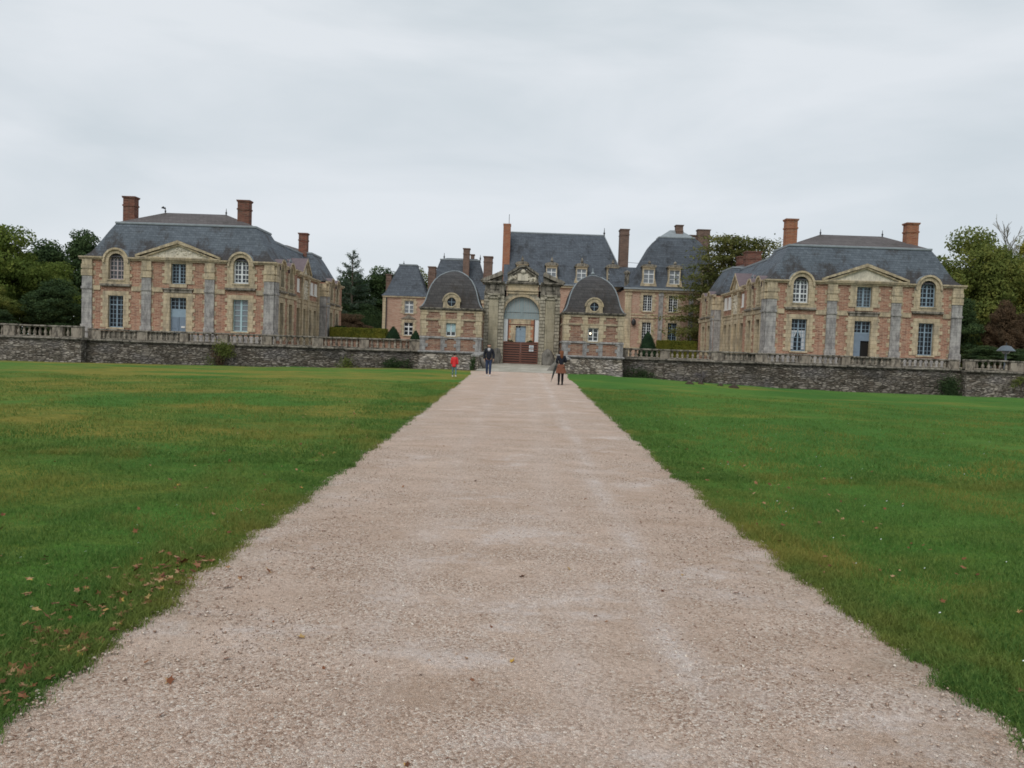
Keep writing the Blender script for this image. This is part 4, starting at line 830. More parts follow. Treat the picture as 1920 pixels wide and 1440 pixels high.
    for k in range(nb):
        u0 = -R+2*R*k/nb; u1 = -R+2*R*(k+1)/nb-0.012; e1 = r.uniform(0, 0.02)
        zt = lambda u: zs+math.sqrt(max(0, R*R-u*u))-0.01
        b.prism([(u0, 4.72), (u1, 4.72), (u1, zt(u1)), ((u0+u1)/2, zt((u0+u1)/2)), (u0, zt(u0))], -0.62, -0.52+e1)
    bo = b.build('arch_boards', M['greywood'], t)
    b = MB(T); b.box(-R, R, -0.52, -0.46, 4.7, 4.86); b.box(-R, R, -0.50, -0.455, 5.25, 5.33); b.box(-0.06, 0.06, -0.50, -0.44, 4.86, 6.4); b.build('batten', M['greywood'], bo)
    for s in (-1, 1):
        b = MB(T); x = sorted((s*1.08, s*1.40)); b.box(x[0], x[1], -0.62, -0.5, 2.9, 4.70); b.build('side_board', M['whitef'], t)
        b = MB(T); x = sorted((s*1.0, s*1.08)); b.box(x[0], x[1], -0.62, -0.44, 2.86, 4.70); b.build('frame_post', M['frameRed'], t)
    b = MB(T); b.box(-1.0, 1.0, -0.6, -0.46, 4.22, 4.30); b.build('frame_rail', M['frameRed'], t)
    # side link walls
    for s in (-1, 1):
        m = MB(T); x = sorted((s*3.0, s*3.25)); m.box(x[0], x[1], -0.9, -0.3, 1.0, 5.0); m.build('link_wall', M['lbrick'], t)
    return t
gateway()
def slat_gate():
    t = thing('wooden_gate', 'closed brown double gate of horizontal wooden slats under the stone arch', 'gate', (0, 61.9, 1.1))
    T = frameT(-0.05, 61.9, (1, 0), (0, -1))
    for s in (-1, 1):
        m = MB(T); x0, x1 = sorted((s*0.006, s*1.39))
        m.box(x0, x0+0.07, -0.04, 0.03, 1.12, 2.86); m.box(x1-0.07, x1, -0.04, 0.03, 1.12, 2.86)
        z = 1.13
        while z < 2.78: m.box(x0+0.07, x1-0.07, -0.03, 0.03, z, z+0.115); z += 0.19
        m.box(x0+0.02, x1-0.02, -0.05, 0.04, 2.80, 2.86); lo = m.build('gate_leaf', M['brownwood'], t); m = MB(T); m.box(x0-0.004, x1, -0.09, -0.05, 1.12, 2.84); m.build('backing', M['iron'], lo)
    return t
slat_gate()
for z0, z1, l in ((2.38, 2.62, 'white framed notice with dark band, upper of two on the brown gate'), (2.14, 2.3, 'small white notice, lower of two on the brown gate')):
    t = thing('notice_board', l, 'notice', (0.85, 61.85, z0), 'notices on the gate')
    m = MB(); m.box(0.63, 0.99, 61.84, 61.86, z0, z1); m.build('sheet', M['whitef'], t)
    m = MB(); h = (z1-z0)
    if h > 0.2: m.box(0.68, 0.94, 61.832, 61.838, z0+0.06, z0+0.13); m.box(0.70, 0.92, 61.832, 61.838, z0+0.17, z0+0.185)
    else: m.box(0.68, 0.94, 61.832, 61.838, z0+0.09, z0+0.11); m.box(0.70, 0.9, 61.832, 61.838, z0+0.05, z0+0.062)
    m.build('printed_band', M['bluedoor'], t)

# ------------------------------------------------------------------ bridge, parapets, guard stones
def bridge():
    t = thing('stone_bridge', 'pale stone bridge with low parapets leading to the brown gate', 'bridge', (0, 54, 0.9))
    m = MB(); n = 12
    for k in range(n):
        y0 = 46.7+(61.6-46.7)*k/n; y1 = 46.7+(61.6-46.7)*(k+1)/n; xx = 2.75
        m.add([(-xx, y0, SL*y0+0.03), (xx, y0, SL*y0+0.03), (xx, y1, SL*y1+0.03), (-xx, y1, SL*y1+0.03)], [(0, 1, 2, 3)])
    m.box(-2.75, 2.75, 47.4, 61.6, -0.2, 0.6); m.build('deck', M['slab'], t)
    a = MB(); poly = [(47.4, 0.8), (61.6, 1.0), (61.6, -1.7), (59.5, -1.7)]+[(54.5+4.2*math.cos(PI*k/10), -1.7+2.1*math.sin(PI*k/10)) for k in range(11)]+[(48.0, -1.7)]
    for x0, x1 in ((-3.15, -2.752), (2.752, 3.15)):
        T = lambda u, w, z, x0=x0: (w, u, z); a.T = T; a.prism(poly, x0, x1)
    a.build('side_wall', M['rubble2'], t)
    for s in (-1, 1):
        p = MB(); x0, x1 = sorted((s*2.78, s*3.1))
        p.add([(x0, 49.4, 0.8), (x1, 49.4, 0.8), (x1, 59.0, 1.0), (x0, 59.0, 1.0), (x0, 49.4, 1.68), (x1, 49.4, 1.68), (x1, 59.0, 1.86), (x0, 59.0, 1.86)], [(0, 1, 5, 4), (1, 2, 6, 5), (2, 3, 7, 6), (3, 0, 4, 7), (4, 5, 6, 7)])
        p.box(x0-0.06, x1+0.06, 49.2, 49.75, 0.75, 1.69)
        o = p.build('parapet', M['rubble2'], t)
        c = MB(); x0 -= 0.1; x1 += 0.1
        c.loft([[(x0, 49.1, 1.69), (x1, 49.1, 1.69), (x1, 49.1, 1.79), (x0+0.06, 49.1, 1.84), (x0, 49.1, 1.78)], [(x0, 59.1, 1.87), (x1, 59.1, 1.87), (x1, 59.1, 1.97), (x0+0.06, 59.1, 2.02), (x0, 59.1, 1.96)]], cap=True)
        c.build('coping', M['grey'], o)
bridge()
def stone(x, y, hgt, r0, lean, label, seed):
    m = MB(); z = SL*y; rr = random.Random(seed); rings = []
    for q, h in ((1.0, -0.15), (1.0, 0.1), (0.92, 0.4), (0.72, 0.72), (0.45, 0.92), (0.15, 1.0)):
        rings.append([(x+lean*h*hgt+r0*q*math.cos(2*PI*k/10)*(1+0.13*rr.uniform(-1, 1)), y+r0*0.8*q*math.sin(2*PI*k/10), z+h*hgt+0.03*rr.uniform(-1, 1)) for k in range(10)])
    m.loft(rings, cap=True); tag(m.build('guard_stone', M['darkstone'], None, True), label, 'guard stone', 'guard stones by the gate and bridge')
stone(-2.05, 60.4, 1.25, 0.5, 0.12, 'rounded stone guard block at the foot of the left gate pier, behind the man', 1)
stone(2.15, 60.4, 1.3, 0.55, -0.05, 'rounded stone guard block at the foot of the right gate pier', 2)
stone(-2.25, 50.4, 0.75, 0.22, -0.5, 'long leaning guard stone against the left bridge parapet', 3)
stone(2.0, 50.6, 1.0, 0.3, 0.7, 'long leaning guard stone against the right bridge parapet, left of the woman', 4)

# ------------------------------------------------------------------ moat walls and balustrades
def moatwall(name, x0, x1, y0, y1, label, mat='rubble', zt=1.78):
    t = thing(name, label, 'wall', ((x0+x1)/2, y0, -1.6), 'moat retaining walls')
    m = MB(); n = int((x1-x0)/1.0); r = np.random.default_rng(int(abs(x0)*10))
    nx, nz = max(4, int((x1-x0)/0.5)), 8; V = []; F_ = []
    for i in range(nx+1):
        for j in range(nz+1):
            V.append((x0+(x1-x0)*i/nx, y0-0.10*(1-j/nz)*1.5+float(r.normal(0, 0.025)), -1.7+(zt+1.7)*j/nz))
    for i in range(nx):
        for j in range(nz): a = i*(nz+1)+j; F_.append((a, a+nz+1, a+nz+2, a+1))
    m.add(V, F_)
    m.quad((x0, y0+0.02, zt), (x1, y0+0.02, zt), (x1, y1, zt), (x0, y1, zt)); m.quad((x0, y0-0.1, -1.7), (x0, y1, -1.7), (x0, y1, zt), (x0, y0, zt)); m.quad((x1, y0-0.1, -1.7), (x1, y1, -1.7), (x1, y1, zt), (x1, y0, zt))
    m.build('stone_face', M[mat], t)
    c = MB()
    nseg = max(2, int((x1-x0)/1.4)); rr = random.Random(int(x0*7))
    for i in range(nseg):
        a = x0+(x1-x0)*i/nseg; b = x0+(x1-x0)*(i+1)/nseg-0.02; dz = rr.uniform(-0.02, 0.02); dy = rr.uniform(-0.02, 0.02)
        c.loft([[(xx, y0-0.02+dy, zt-0.02+dz), (xx, y0-0.17+dy, zt+0.0+dz), (xx, y0-0.2+dy, zt+0.07+dz), (xx, y0-0.14+dy, zt+0.14+dz), (xx, y1, zt+0.15), (xx, y1, zt)] for xx in (a, b)], cap=True)
    c.build('ledge', M['mossy'], t); return t  # mossy stone; its dark tone also paints in the ledge's shadow line
def balustrade(x0, x1, y, z0, z1, label, seed, brick=(), solid=(), ends=True, bal='pale'):
    t = thing('stone_balustrade', label, 'balustrade', ((x0+x1)/2, y, z0), 'stone balustrades above the moat walls')
    r = random.Random(seed); pw = 0.75; 
    cp = MB(); n = max(2, int((x1-x0)/1.6))
    for i in range(n):
        a = x0+(x1-x0)*i/n; b = x0+(x1-x0)*(i+1)/n-0.015; dz = r.uniform(-0.015, 0.02)
        cp.box(a, b, y-0.24, y+0.26, z1-0.13+dz, z1+dz, 0.03)
    cp.build('coping', M['mossy'], t)
    pb = MB(); pb.box(x0, x1, y-0.16, y+0.2, z0, z0+0.09); pb.build('plinth', M['mossy'], t)
    L = 3.55; x = x0; za, zb = z0+0.09, z1-0.13
    peds = []
    while x < x1-2.2:
        w_ = pw*r.uniform(0.85, 1.4)
        p = MB(); p.box(x, min(x+w_, x1), y-0.2, y+0.2, z0, zb-0.0, 0.02); p.build('pedestal', M[bal], t); peds.append((x, x+w_))
        x += w_+r.uniform(2.3, 3.3)
    p = MB(); p.box(x1-0.85, x1-0.002, y-0.2, y+0.2, z0, zb, 0.02); p.build('pedestal', M[bal], t); peds.append((x1-0.85, x1))
    H = zb-za
    for (a0, a1), (b0, b1) in zip(peds, peds[1:]):
        gap = b0-a1
        if gap < 0.25: continue
        mid = (a1+b0)/2
        mode = 'brick' if any(l <= mid <= h for l, h in brick) else ('solid' if any(l <= mid <= h for l, h in solid) else 'open')
        if mode != 'open':
            m = MB(); m.box(a1, b0, y-0.02, y+0.14, za, zb); m.build('infill', M['lbrick' if mode == 'brick' else 'mossy'], t)
        k = max(1, int(gap/0.40)); 
        for i in range(k):
            u = a1+gap*(i+0.5)/k; m = MB()
            pr = [(0.10, 0), (0.10, 0.06), (0.055, 0.10), (0.105, 0.26), (0.115, 0.38), (0.075, 0.6), (0.048, 0.78), (0.085, 0.86), (0.10, 0.92), (0.10, 1.0)]
            m.lathe(u, y-(0.06 if mode != 'open' else 0), [(q*1.08, za+H*h) for q, h in pr], 10); m.build('baluster', M[bal], t, True)
    return t
moatwall('moat_wall', -34.1, -7.85, 60.0, 62.4, 'dark weathered rubble moat wall left of the gate with ivy growing on it')
moatwall('moat_wall', 7.65, 34.1, 60.0, 62.4, 'dark weathered rubble moat wall right of the gate behind the right lawn')
moatwall('moat_bastion', -62, -34.1, 59.3, 62.4, 'paler projecting stone moat wall at the far left edge', 'rubble3', 1.82)
moatwall('moat_bastion', 34.1, 62, 59.3, 62.4, 'paler projecting stone moat wall at the far right edge', 'rubble3', 1.72)
balustrade(-34.05, -7.9, 60.3, 1.93, 2.74, 'long mossy stone balustrade in front of the left outbuilding', 2, brick=((-16.5, -8),), solid=((-33, -25),))
balustrade(7.7, 34.05, 60.3, 1.93, 2.66, 'long mossy stone balustrade in front of the right outbuilding', 5, solid=((16, 19.5), (24.5, 29)))
balustrade(-62, -34.1, 59.6, 1.97, 2.88, 'stone balustrade on the paler bastion wall at the far left', 7)
balustrade(34.1, 62, 59.6, 1.87, 2.7, 'stone balustrade on the paler bastion wall at the far right, in front of the lamp', 8, brick=((37, 60),))

# ------------------------------------------------------------------ the chateau behind
def stone_dormer(parent, xc, y, z0, zw, zt, wd=1.5, back=3.5, frame='whitef'):
    T = frameT(xc, y, (1, 0), (0, -1)); h = wd/2; ww = wd*0.36
    m = MB(T); m.strip([(-ww*1.2, z0+0.35), (-ww*1.2, zw), (ww*1.2, zw), (ww*1.2, z0+0.35)], [(-h, z0), (-h, zw+0.25), (h, zw+0.25), (h, z0)], 0.05, -0.2, -back)
    m.box(-h, h, -0.2, 0.08, z0, z0+0.35); m.prism([(-h-0.3, z0), (-h, z0), (-h, z0+1.0)], -0.2, 0.05); m.prism([(h+0.3, z0), (h, z0), (h, z0+1.1)], -0.2, 0.05)
    m.box(-h-0.1, h+0.1, -0.4, 0.18, zw+0.25, zw+0.36)
    o = m.build('dormer', M['cream'], parent)
    p = MB(T); n = 8; zb = zw+0.36; H = (zt-zb)*0.30
    p.prism([(-h-0.2, zb)]+[(-(h+0.2)*math.cos(PI*k/n), zb+0.08+H*math.sin(PI*k/n)) for k in range(n+1)]+[(h+0.2, zb)], -back, 0.22)
    p.lathe(0, 0.05, [(0.16, zb+H), (0.10, zb+H+0.1), (0.24, zb+H+0.25), (0.2, zb+H+0.35), (0.05, zt)], 7); p.build('dormer_top', M['mossy'], o)
    glazing(T, o, 0, ww*2.4, z0+0.35, zw, cols=2, rows=3, rail=(2,), fmat=frame, gmat='glass2', depth=-0.12, mull=0.1, bar=0.05)
def plain_block(t, X0, X1, Y0, Y1, ze, holes, mat='pbrick'):
    T = frameT(0, Y0, (1, 0), (0, -1)); m = MB(T); wallgrid(m, X0, X1, 1.9, ze, holes); m.T = lambda u, w, z: (u, w, z)
    for p, q in (((X0, Y0), (X0, Y1)), ((X0, Y1), (X1, Y1)), ((X1, Y1), (X1, Y0))): m.quad((p[0], p[1], 1.9), (q[0], q[1], 1.9), (q[0], q[1], ze), (p[0], p[1], ze))
    m.build('wall', M[mat], t); return T
def chateau_main():
    X0, X1, Y0, Y1, ze = -2.7, 14.1, 106, 116, 11.3
    t = thing('chateau_main_block', 'tall central chateau block with steep blue slate roof and stone dormers behind the gateway', 'building', (6, Y0, 2))
    T = plain_block(t, X0, X1, Y0, Y1, ze, [(-0.95, 0.65, 1.9, 5.75)]+[(x-0.65, x+0.65, 6.8, 9.6) for x in (3.75, 7.87, 12.1)])
    for x in (3.75, 7.87, 12.1): rect_window(T, t, x, 1.2, 6.9, 9.5, side=0.4, head=0.4, cols=4, rows=6, fmat='whitef')
    d = MB(T); d.strip([(-0.85, 2.0), (-0.85, 5.6), (0.55, 5.6), (0.55, 2.0)], [(-1.5, 2.0), (-1.5, 6.35), (1.2, 6.35), (1.2, 2.0)], 0.06, -0.3, 0)
    harpes(d, -1.5, -1, 2.2, 6.0, 0.05, 0.36, 0.25); harpes(d, 1.2, 1, 2.2, 6.0, 0.05, 0.36, 0.25); do = d.build('door', M['cream'], t); do['label'] = 'cream stone doorway seen through the gate'
    bp = MB(T); bp.box(-2.55, -1.45, -0.02, 0.02, 2.0, 7.0); bp.build('brick_panel', M['orange'], t); bp = MB(T); bp.box(1.15, 2.6, -0.02, 0.02, 2.0, 7.0); bp.build('brick_panel', M['orange'], t)
    v = MB(T); 
    for k in range(-4, 5): v.prism([(-0.15+k*0.42-0.17, 6.36), (-0.15+k*0.42+0.17, 6.36), (-0.15+k*0.48+0.2, 7.1), (-0.15+k*0.48-0.2, 7.1)], -0.02, 0.08)
    v.build('voussoirs', M['cream'], do)
    g = MB(T); 
    for s, a, b in ((-1, -0.85, -0.18), (1, -0.12, 0.55)):
        g.box(a, b, -0.25, -0.2, 2.0, 5.6) if s > 0 else g.box(a, b, -0.25, -0.2, 2.0, 5.0)
        for k in range(5): g.box(a+0.08, b-0.08, -0.2, -0.17, 2.2+k*0.66, 2.2+k*0.66+0.5)
    g.box(-0.18, -0.12, -0.2, -0.15, 2.0, 5.6); g.build('door_leaf', M['bluef'], do)
    q = MB(T); q.quad((-0.85, -0.22, 5.0), (-0.18, -0.22, 5.0), (-0.18, -0.22, 5.6), (-0.85, -0.22, 5.6)); q.build('pane', M['glass'], do)
    q = MB(T); q.box(-0.53, -0.49, -0.22, -0.19, 5.0, 5.6); q.box(-0.85, -0.18, -0.22, -0.192, 5.28, 5.32); q.build('glazing_bar', M['whitef'], do)
    s = MB(T); s.box(X0-0.1, X1+0.1, -0.1, 0.3, ze-0.3, ze); s.box(X0-0.1, X1+0.1, -0.1, 0.1, 6.3+0.9, 6.45+0.9-0.1) ; s.build('cornice', M['cream'], t)
    g = MB(T); g.box(X0-0.2, X1+0.2, 0.0, 0.5, ze, ze+0.15); g.build('gutter', M['lead'], t)
    r = MB(); A = [(X0-0.1, Y0-0.4, ze+0.15), (X1+0.3, Y0-0.4, ze+0.15), (X1+0.3, Y1+0.4, ze+0.15), (X0-0.1, Y1+0.4, ze+0.15)]; B = [(X0-0.1, Y0+0.5, ze+1.2), (X1-0.15, Y0+0.5, ze+1.2), (X1-0.15, Y1-0.5, ze+1.2), (X0-0.1, Y1-0.5, ze+1.2)]
    P, Q = (X0-0.1, 111, 19.1), (11.3, 111, 19.05); r.loft([A, B]); r.quad(B[0], B[1], Q, P); r.quad(B[2], B[3], P, Q); r.add([B[1], B[2], Q], [(0, 1, 2)]); r.add([B[3], B[0], P], [(0, 1, 2)]); ro = r.build('roof', M['fslate'], t)
    rl = MB(); rl.tube([P, Q], 0.12, 6); rl.tube([Q, B[1]], 0.07, 5); rl.build('ridge_flashing', M['lead'], ro)
    finial(ro, 11.3, 111, 19.05, 1.1, 0.08)
    for x in (-0.25, 3.78, 7.9, 12.15): stone_dormer(t, x, Y0-0.1, 11.6, 13.65, 15.15)
    chimney(t, -3.05, -2.05, 107.6, 109.3, 11, 19.75, 'chim2', cap=False); chimney(t, 13.1, 14.3, 106.6, 108.4, 11, 19.4, 'chimfar', cap=True)
    m = MB(); m.tube([(-2.3, 108.5, 19.7), (-2.3, 108.5, 21.2)], 0.035, 5); m.build('lightning_rod', M['iron'], t)
    m = MB(); m.tube([(14.2, 107, 14.9), (18, 104, 14.3)], 0.03, 4); m.build('cable', M['iron'], t)
chateau_main()
def corner_pav():
    X0, X1, Y0, Y1, ze = 12.9, 26.4, 98, 105, 10.45
    t = thing('chateau_pavilion', 'chateau corner pavilion with tall mansard roof and two dormers, half hidden by the cedar', 'building', (19, Y0, 2))
    T = plain_block(t, X0, X1, Y0, Y1, ze, [(x-0.6, x+0.6, z0, z1) for x in (15.8, 19.05, 23.3) for z0, z1 in ((7.7, 9.85), (3.6, 6.4))])
    for x in (15.8, 19.05, 23.3):
        rect_window(T, t, x, 1.15, 7.75, 9.8, side=0.32, head=0.3, cols=4, rows=6, fmat='whitef', sill=0.15)
        rect_window(T, t, x, 1.15, 3.65, 6.35, side=0.32, head=0.35, cols=4, rows=8, fmat='bluef' if x > 18 else 'whitef', sill=0.15)
        stone_dormer(t, x, Y0-0.1, 10.9, 13.0, 14.1)
        p = MB(T); p.prism([(x-1.0, 6.85), (x+1.0, 6.85), (x, 7.35)], -0.02, 0.14); p.build('window_pediment', M['cream'], t)
    for x, w_ in ((12.95, 0.8), (17.2, 0.55), (21.0, 0.55)):
        p = MB(T); p.box(x, x+w_, -0.02, 0.12, 2, 10.2); p.box(x-0.06, x+w_+0.06, -0.02, 0.18, 9.7, 9.95); p.build('pilaster', M['grey' if w_ < 0.7 else 'cream'], t)
    s = MB(T); s.box(X0, X1, -0.02, 0.1, 6.9, 7.05); s.box(X0, X1, -0.02, 0.08, 7.25, 7.4); s.box(X0-0.1, X1+0.1, -0.1, 0.3, ze-0.25, ze); s.box(X0, X1, -0.02, 0.1, 3.0, 3.15); s.build('string_course', M['cream'], t)
    g = MB(T); g.box(X0-0.2, X1+0.2, 0.0, 0.48, ze, ze+0.2); g.build('gutter', M['lead'], t)
    mansard(t, X0-0.4, X1+0.4, Y0-0.4, Y1+0.4, ze+0.2, 17.5, 4.9, 2.9, 18.6, (18.9, 20.3, 101.5), mat='fslate', top='lead', prof=[(0, 0), (.13, .045), (.28, .16), (.43, .35), (.60, .60), (.76, .82), (.88, .93), (1, 1)])
    chimney(t, 19.6, 20.5, 101, 102, 17, 19.25, 'chimfar'); chimney(t, 22.9, 24.5, 103, 104, 12, 19.1, 'chimfar', cap=True); chimney(t, 21.9, 22.9, 103.5, 104.5, 12, 18.4, 'chimfar', cap=True)
    # low linking roof to the main block
    m = MB(); m.add([(11.6, 103.5, 11.2), (16, 103.5, 11.2), (16, 106, 14.1), (11.6, 106, 14.1)], [(0, 1, 2, 3)]); m.build('link_roof', M['fslate'], t)
    m = MB(); m.lathe(13.2, 99, [(0.3, 10.6), (0.3, 12.4), (0.42, 12.5), (0.42, 12.7), (0.1, 12.9)], 8); m.build('roof_urn', M['mossy'], t)
    m = MB(T); m.lathe(14.1, 0.3, [(0.02, 5.8), (0.28, 6.1), (0.3, 6.4), (0.2, 6.6), (0.03, 6.75)], 8); m.build('lantern', M['iron'], t)
corner_pav()
def small_pav():
    X0, X1, Y0, Y1, ze = -17.75, -12.2, 98, 103.5, 8.6
    t = thing('chateau_pavilion', 'small square chateau pavilion with pointed slate roof left of the left lodge', 'building', (-15, Y0, 2))
    T = plain_block(t, X0, X1, Y0, Y1, ze, [(-15.05, -13.85, 6.4, 8.1), (-15.05, -13.85, 3.6, 5.35)])
    rect_window(T, t, -14.45, 1.15, 6.45, 8.05, side=0.3, head=0.25, sill=0.12, cols=2, rows=3, rail=(2,), fmat='whitef', gmat='glass2', mull=0.14, bar=0.06)
    rect_window(T, t, -14.45, 1.15, 3.65, 5.3, side=0.3, head=0.35, sill=0.12, cols=2, rows=3, rail=(2,), fmat='whitef', mull=0.14, bar=0.07)
    p = MB(T); p.prism([(-15.4, 5.75), (-13.5, 5.75), (-14.45, 6.25)], -0.02, 0.16); p.build('window_pediment', M['mossy'], t)
    p = MB(T); p.box(X0-0.05, X0+0.35, -0.3, 0.1, 2, ze-0.2); p.build('pilaster', M['cream'], t)
    s = MB(T); s.box(X0-0.1, X1+0.1, -0.1, 0.2, ze-0.18, ze); s.build('cornice', M['cream'], t)
    g = MB(T); g.box(X0+0.4, X0+0.5, 0.1, 0.2, 2, ze-0.2); g.build('downpipe', M['iron'], t)
    r = mansard(t, X0-0.25, X1+0.25, Y0-0.25, Y1+0.25, ze, 12.75, 1.95, 2.0, 12.95, (-15.3, -14.4, 100.7), mat='fslate', top='lead')
    finial(r, -15.6, 100.2, 12.8, 0.5, 0.06)
    chimney(t, -12.5, -11.6, 101, 102.5, 8, 12.8, 'chimfar'); chimney(t, -18.0, -17.3, 101, 101.8, 8, 11.6, 'chimfar')
small_pav()
def range_left():
    X0, X1, Y0, Y1, ze = -13.4, -4.6, 106, 113, 9.0
    t = thing('chateau_wing', 'chateau wing with hipped slate roof and brick chimneys behind the left lodge', 'building', (-9, Y0, 2))
    T = plain_block(t, X0, X1, Y0, Y1, ze, [(-6.3, -5.1, 5.6, 8.0)])
    rect_window(T, t, -5.7, 1.1, 5.7, 7.9, side=0.3, head=0.3, cols=2, rows=4, fmat='whitef', gmat='glass2')
    s = MB(T); s.box(X0-0.1, X1+0.1, -0.1, 0.2, ze-0.5, ze); s.build('cornice', M['cream'], t)
    r = mansard(t, X0-0.3, X1+0.3, Y0-0.3, Y1+0.3, ze, 14.6, 2.0, 2.7, 14.95, (-10.9, -6.7, 109.5), mat='fslate', top='fslate')
    finial(r, -11.3, 109, 14.8, 0.8, 0.07); finial(r, -6.2, 109, 14.8, 0.7, 0.07)
    chimney(t, -8.4, -7.55, 106.2, 107.2, 9, 16.0, 'chimfar'); chimney(t, -5.6, -4.4, 107, 108.5, 9, 15.1, 'chimfar'); chimney(t, -7.6, -7.1, 109.5, 110.2, 13, 15.6, 'chimfar')
range_left()
for x, l in ((-1.55, 'dark potted plant left of the chateau door, seen through the gate'), (1.2, 'dark potted plant right of the chateau door, seen through the gate')):
    t = thing('potted_plant', l, 'potted plant', (x, 100, 2.0), 'potted plants at the chateau door')
    m = MB(); m.lathe(x, 100, [(0.25, 2.0), (0.36, 2.9), (0.42, 2.95), (0.42, 3.05), (0.3, 3.05)], 10); m.build('pot', M['grey'], t, True)
    P = rng.normal(0, 1, (260, 3)); P /= np.linalg.norm(P, axis=1)[:, None]; P *= np.array([0.65, 0.5, 0.45])*rng.uniform(0.5, 1, (260, 1)); P[:, 2] = np.abs(P[:, 2])+1.1
    leafcloud('foliage', P, P*[1, 1, 1], 0.12, M['lf_yew'], t)

# ------------------------------------------------------------------ trees and plants
def trunk_mb(h, r, limbs, seed, top=0.75):
    m = MB(); q = random.Random(seed); m.tube([(0, 0, -0.3), (0.05*h*0.2, 0, h*0.25), (-0.02*h, 0.01*h, h*0.5), (0.01*h, 0, h*top)], [r*1.25, r, r*0.75, r*0.3], 8)
    for (p, s) in limbs: 
        z0 = min(h*top*0.95, max(h*0.15, p[2]*0.6)); m.tube([(0, 0, z0), (p[0]*0.45, p[1]*0.45, z0+(p[2]-z0)*0.6), p], [r*0.4, r*0.25, r*0.08], 5)
    return m
def broadleaf(name, label, loc, h, wd, mat, seed, nl=15000, leaf=0.17, low=0.12, group='trees around the chateau', dense=1.0, lumps=46, cat='tree'):
    t = thing(name, label, cat, loc, group); r = np.random.default_rng(seed); rx, rz = wd/2, h*(1-low)/2; zc = h*low+rz; C = []
    while len(C) < lumps:
        p = r.uniform(-1, 1, 3); d = np.linalg.norm(p)
        if d > 1 or d < 0.35: continue
        p[2] = p[2]; taper = 1-0.28*max(0, p[2]); C.append((p[0]*rx*taper*0.86, p[1]*rx*taper*0.86, zc+p[2]*rz*0.9, r.uniform(0.11, 0.23)*wd))
    P = []; N_ = []
    for k in range(nl):
        c = C[r.integers(lumps)]; d = r.normal(0, 1, 3); d /= np.linalg.norm(d); d[2] = d[2]*0.8+0.15; rad = c[3]*(0.55+0.5*r.random()**0.6)
        p = np.array([c[0]+d[0]*rad, c[1]+d[1]*rad, c[2]+d[2]*rad*0.75])
        if p[2] < 0.2: continue
        P.append(p); N_.append(d)
    P = np.array(P); N_ = np.array(N_); P += r.normal(0, 0.06, P.shape); leafcloud('crown', P, N_, leaf, mat, t, jit=0.55)
    m = trunk_mb(h, h*0.022, [((c[0], c[1], c[2])) and ((c[0], c[1], c[2]), 1) for c in C[:16]], seed); o = m.build('trunk', M['bark'], None); o.parent = t
    return t
def copy_tree(src, loc, s, rz, label, mat=None, name=None):
    c = src.copy(); COL.objects.link(c); c.location = loc; c.scale = s; c.rotation_euler = (0, 0, rz); c['label'] = label
    if name: c.name = name
    for ch in src.children:
        d = ch.copy(); COL.objects.link(d); d.parent = c
        if mat and ch.name.startswith('crown'):
            d.material_slots[0].link = 'OBJECT'; d.material_slots[0].material = mat
    return c
G = 'trees around the chateau'
tA = broadleaf('broadleaf_tree', 'large mid green tree, most prominent in the wood at the far left', (-70.5, 104, 1.9), 15.2, 11.5, M['lf_green'], 21, 42000, 0.19, 0.0, lumps=64)
tB = broadleaf('broadleaf_tree', 'dark leafy tree touching the left outbuilding roof line at its outer corner', (-62.8, 111, 1.9), 15.6, 8.5, M['lf_dark'], 25, 36000, 0.18, 0.0, lumps=78)
tC = broadleaf('broadleaf_tree', 'big green and yellowing tree just right of the right outbuilding', (59.5, 104, 1.9), 18.6, 14.5, M['lf_olive'], 23, 56000, 0.19, 0.0, lumps=84)
def ct(src, x, y, h0, h, s, rz, lab, mat=None): copy_tree(src, (x, y, 1.9), (s, s, h/h0), rz, lab, mat)
ct(tA, -80, 108, 15.2, 14.6, 1.1, 1.0, 'green tree cut by the left edge of the photo', M['lf_olive'])
ct(tA, -65.5, 106, 15.2, 10.5, 0.75, 2.0, 'lower green tree between the prominent tree and the dark one at far left')
ct(tB, -73, 116, 15.6, 14.6, 1.3, 2.6, 'dark tree standing behind the prominent green tree at far left')
ct(tB, -57, 116, 15.6, 12.0, 1.3, 0.6, 'dark tree behind the left outbuilding, mostly hidden by it')
ct(tA, -68, 96, 15.2, 6.8, 0.75, 0.5, 'low bushy green tree in front of the wood at far left, above the balustrade', M['lf_olive'])
ct(tB, -60.5, 99, 15.6, 7.6, 0.85, 3.6, 'low dark bushy tree beside the left corner of the left outbuilding')
ct(tB, -77, 97, 15.6, 7.4, 0.9, 1.6, 'low dark bushy tree at the left edge, above the balustrade')
# middle left
ct(tB, -21.6, 118, 15.6, 12.4, 0.95, 1.1, 'dark tree right of the pale conifer, behind the small pavilion')
ct(tB, -26.0, 114, 15.6, 11.2, 0.95, 2.1, 'dark tree beneath the pale conifer beside the left outbuilding')
ct(tB, -31.5, 116, 15.6, 9.5, 0.9, 0.1, 'dark tree almost hidden behind the rear of the left outbuilding')
ct(tA, -17.2, 121, 15.2, 13.2, 0.75, 4.1, 'olive tree rising behind the small pavilion roof', M['lf_olive'])
ct(tB, -12.6, 124, 15.6, 13.6, 0.6, 5.0, 'dark tree peeping between the small pavilion and the wing roof', M['lf_green'])
ct(tB, -22.5, 108, 15.6, 6.2, 0.7, 4.0, 'low dark bushy tree behind the clipped hedge on the left')
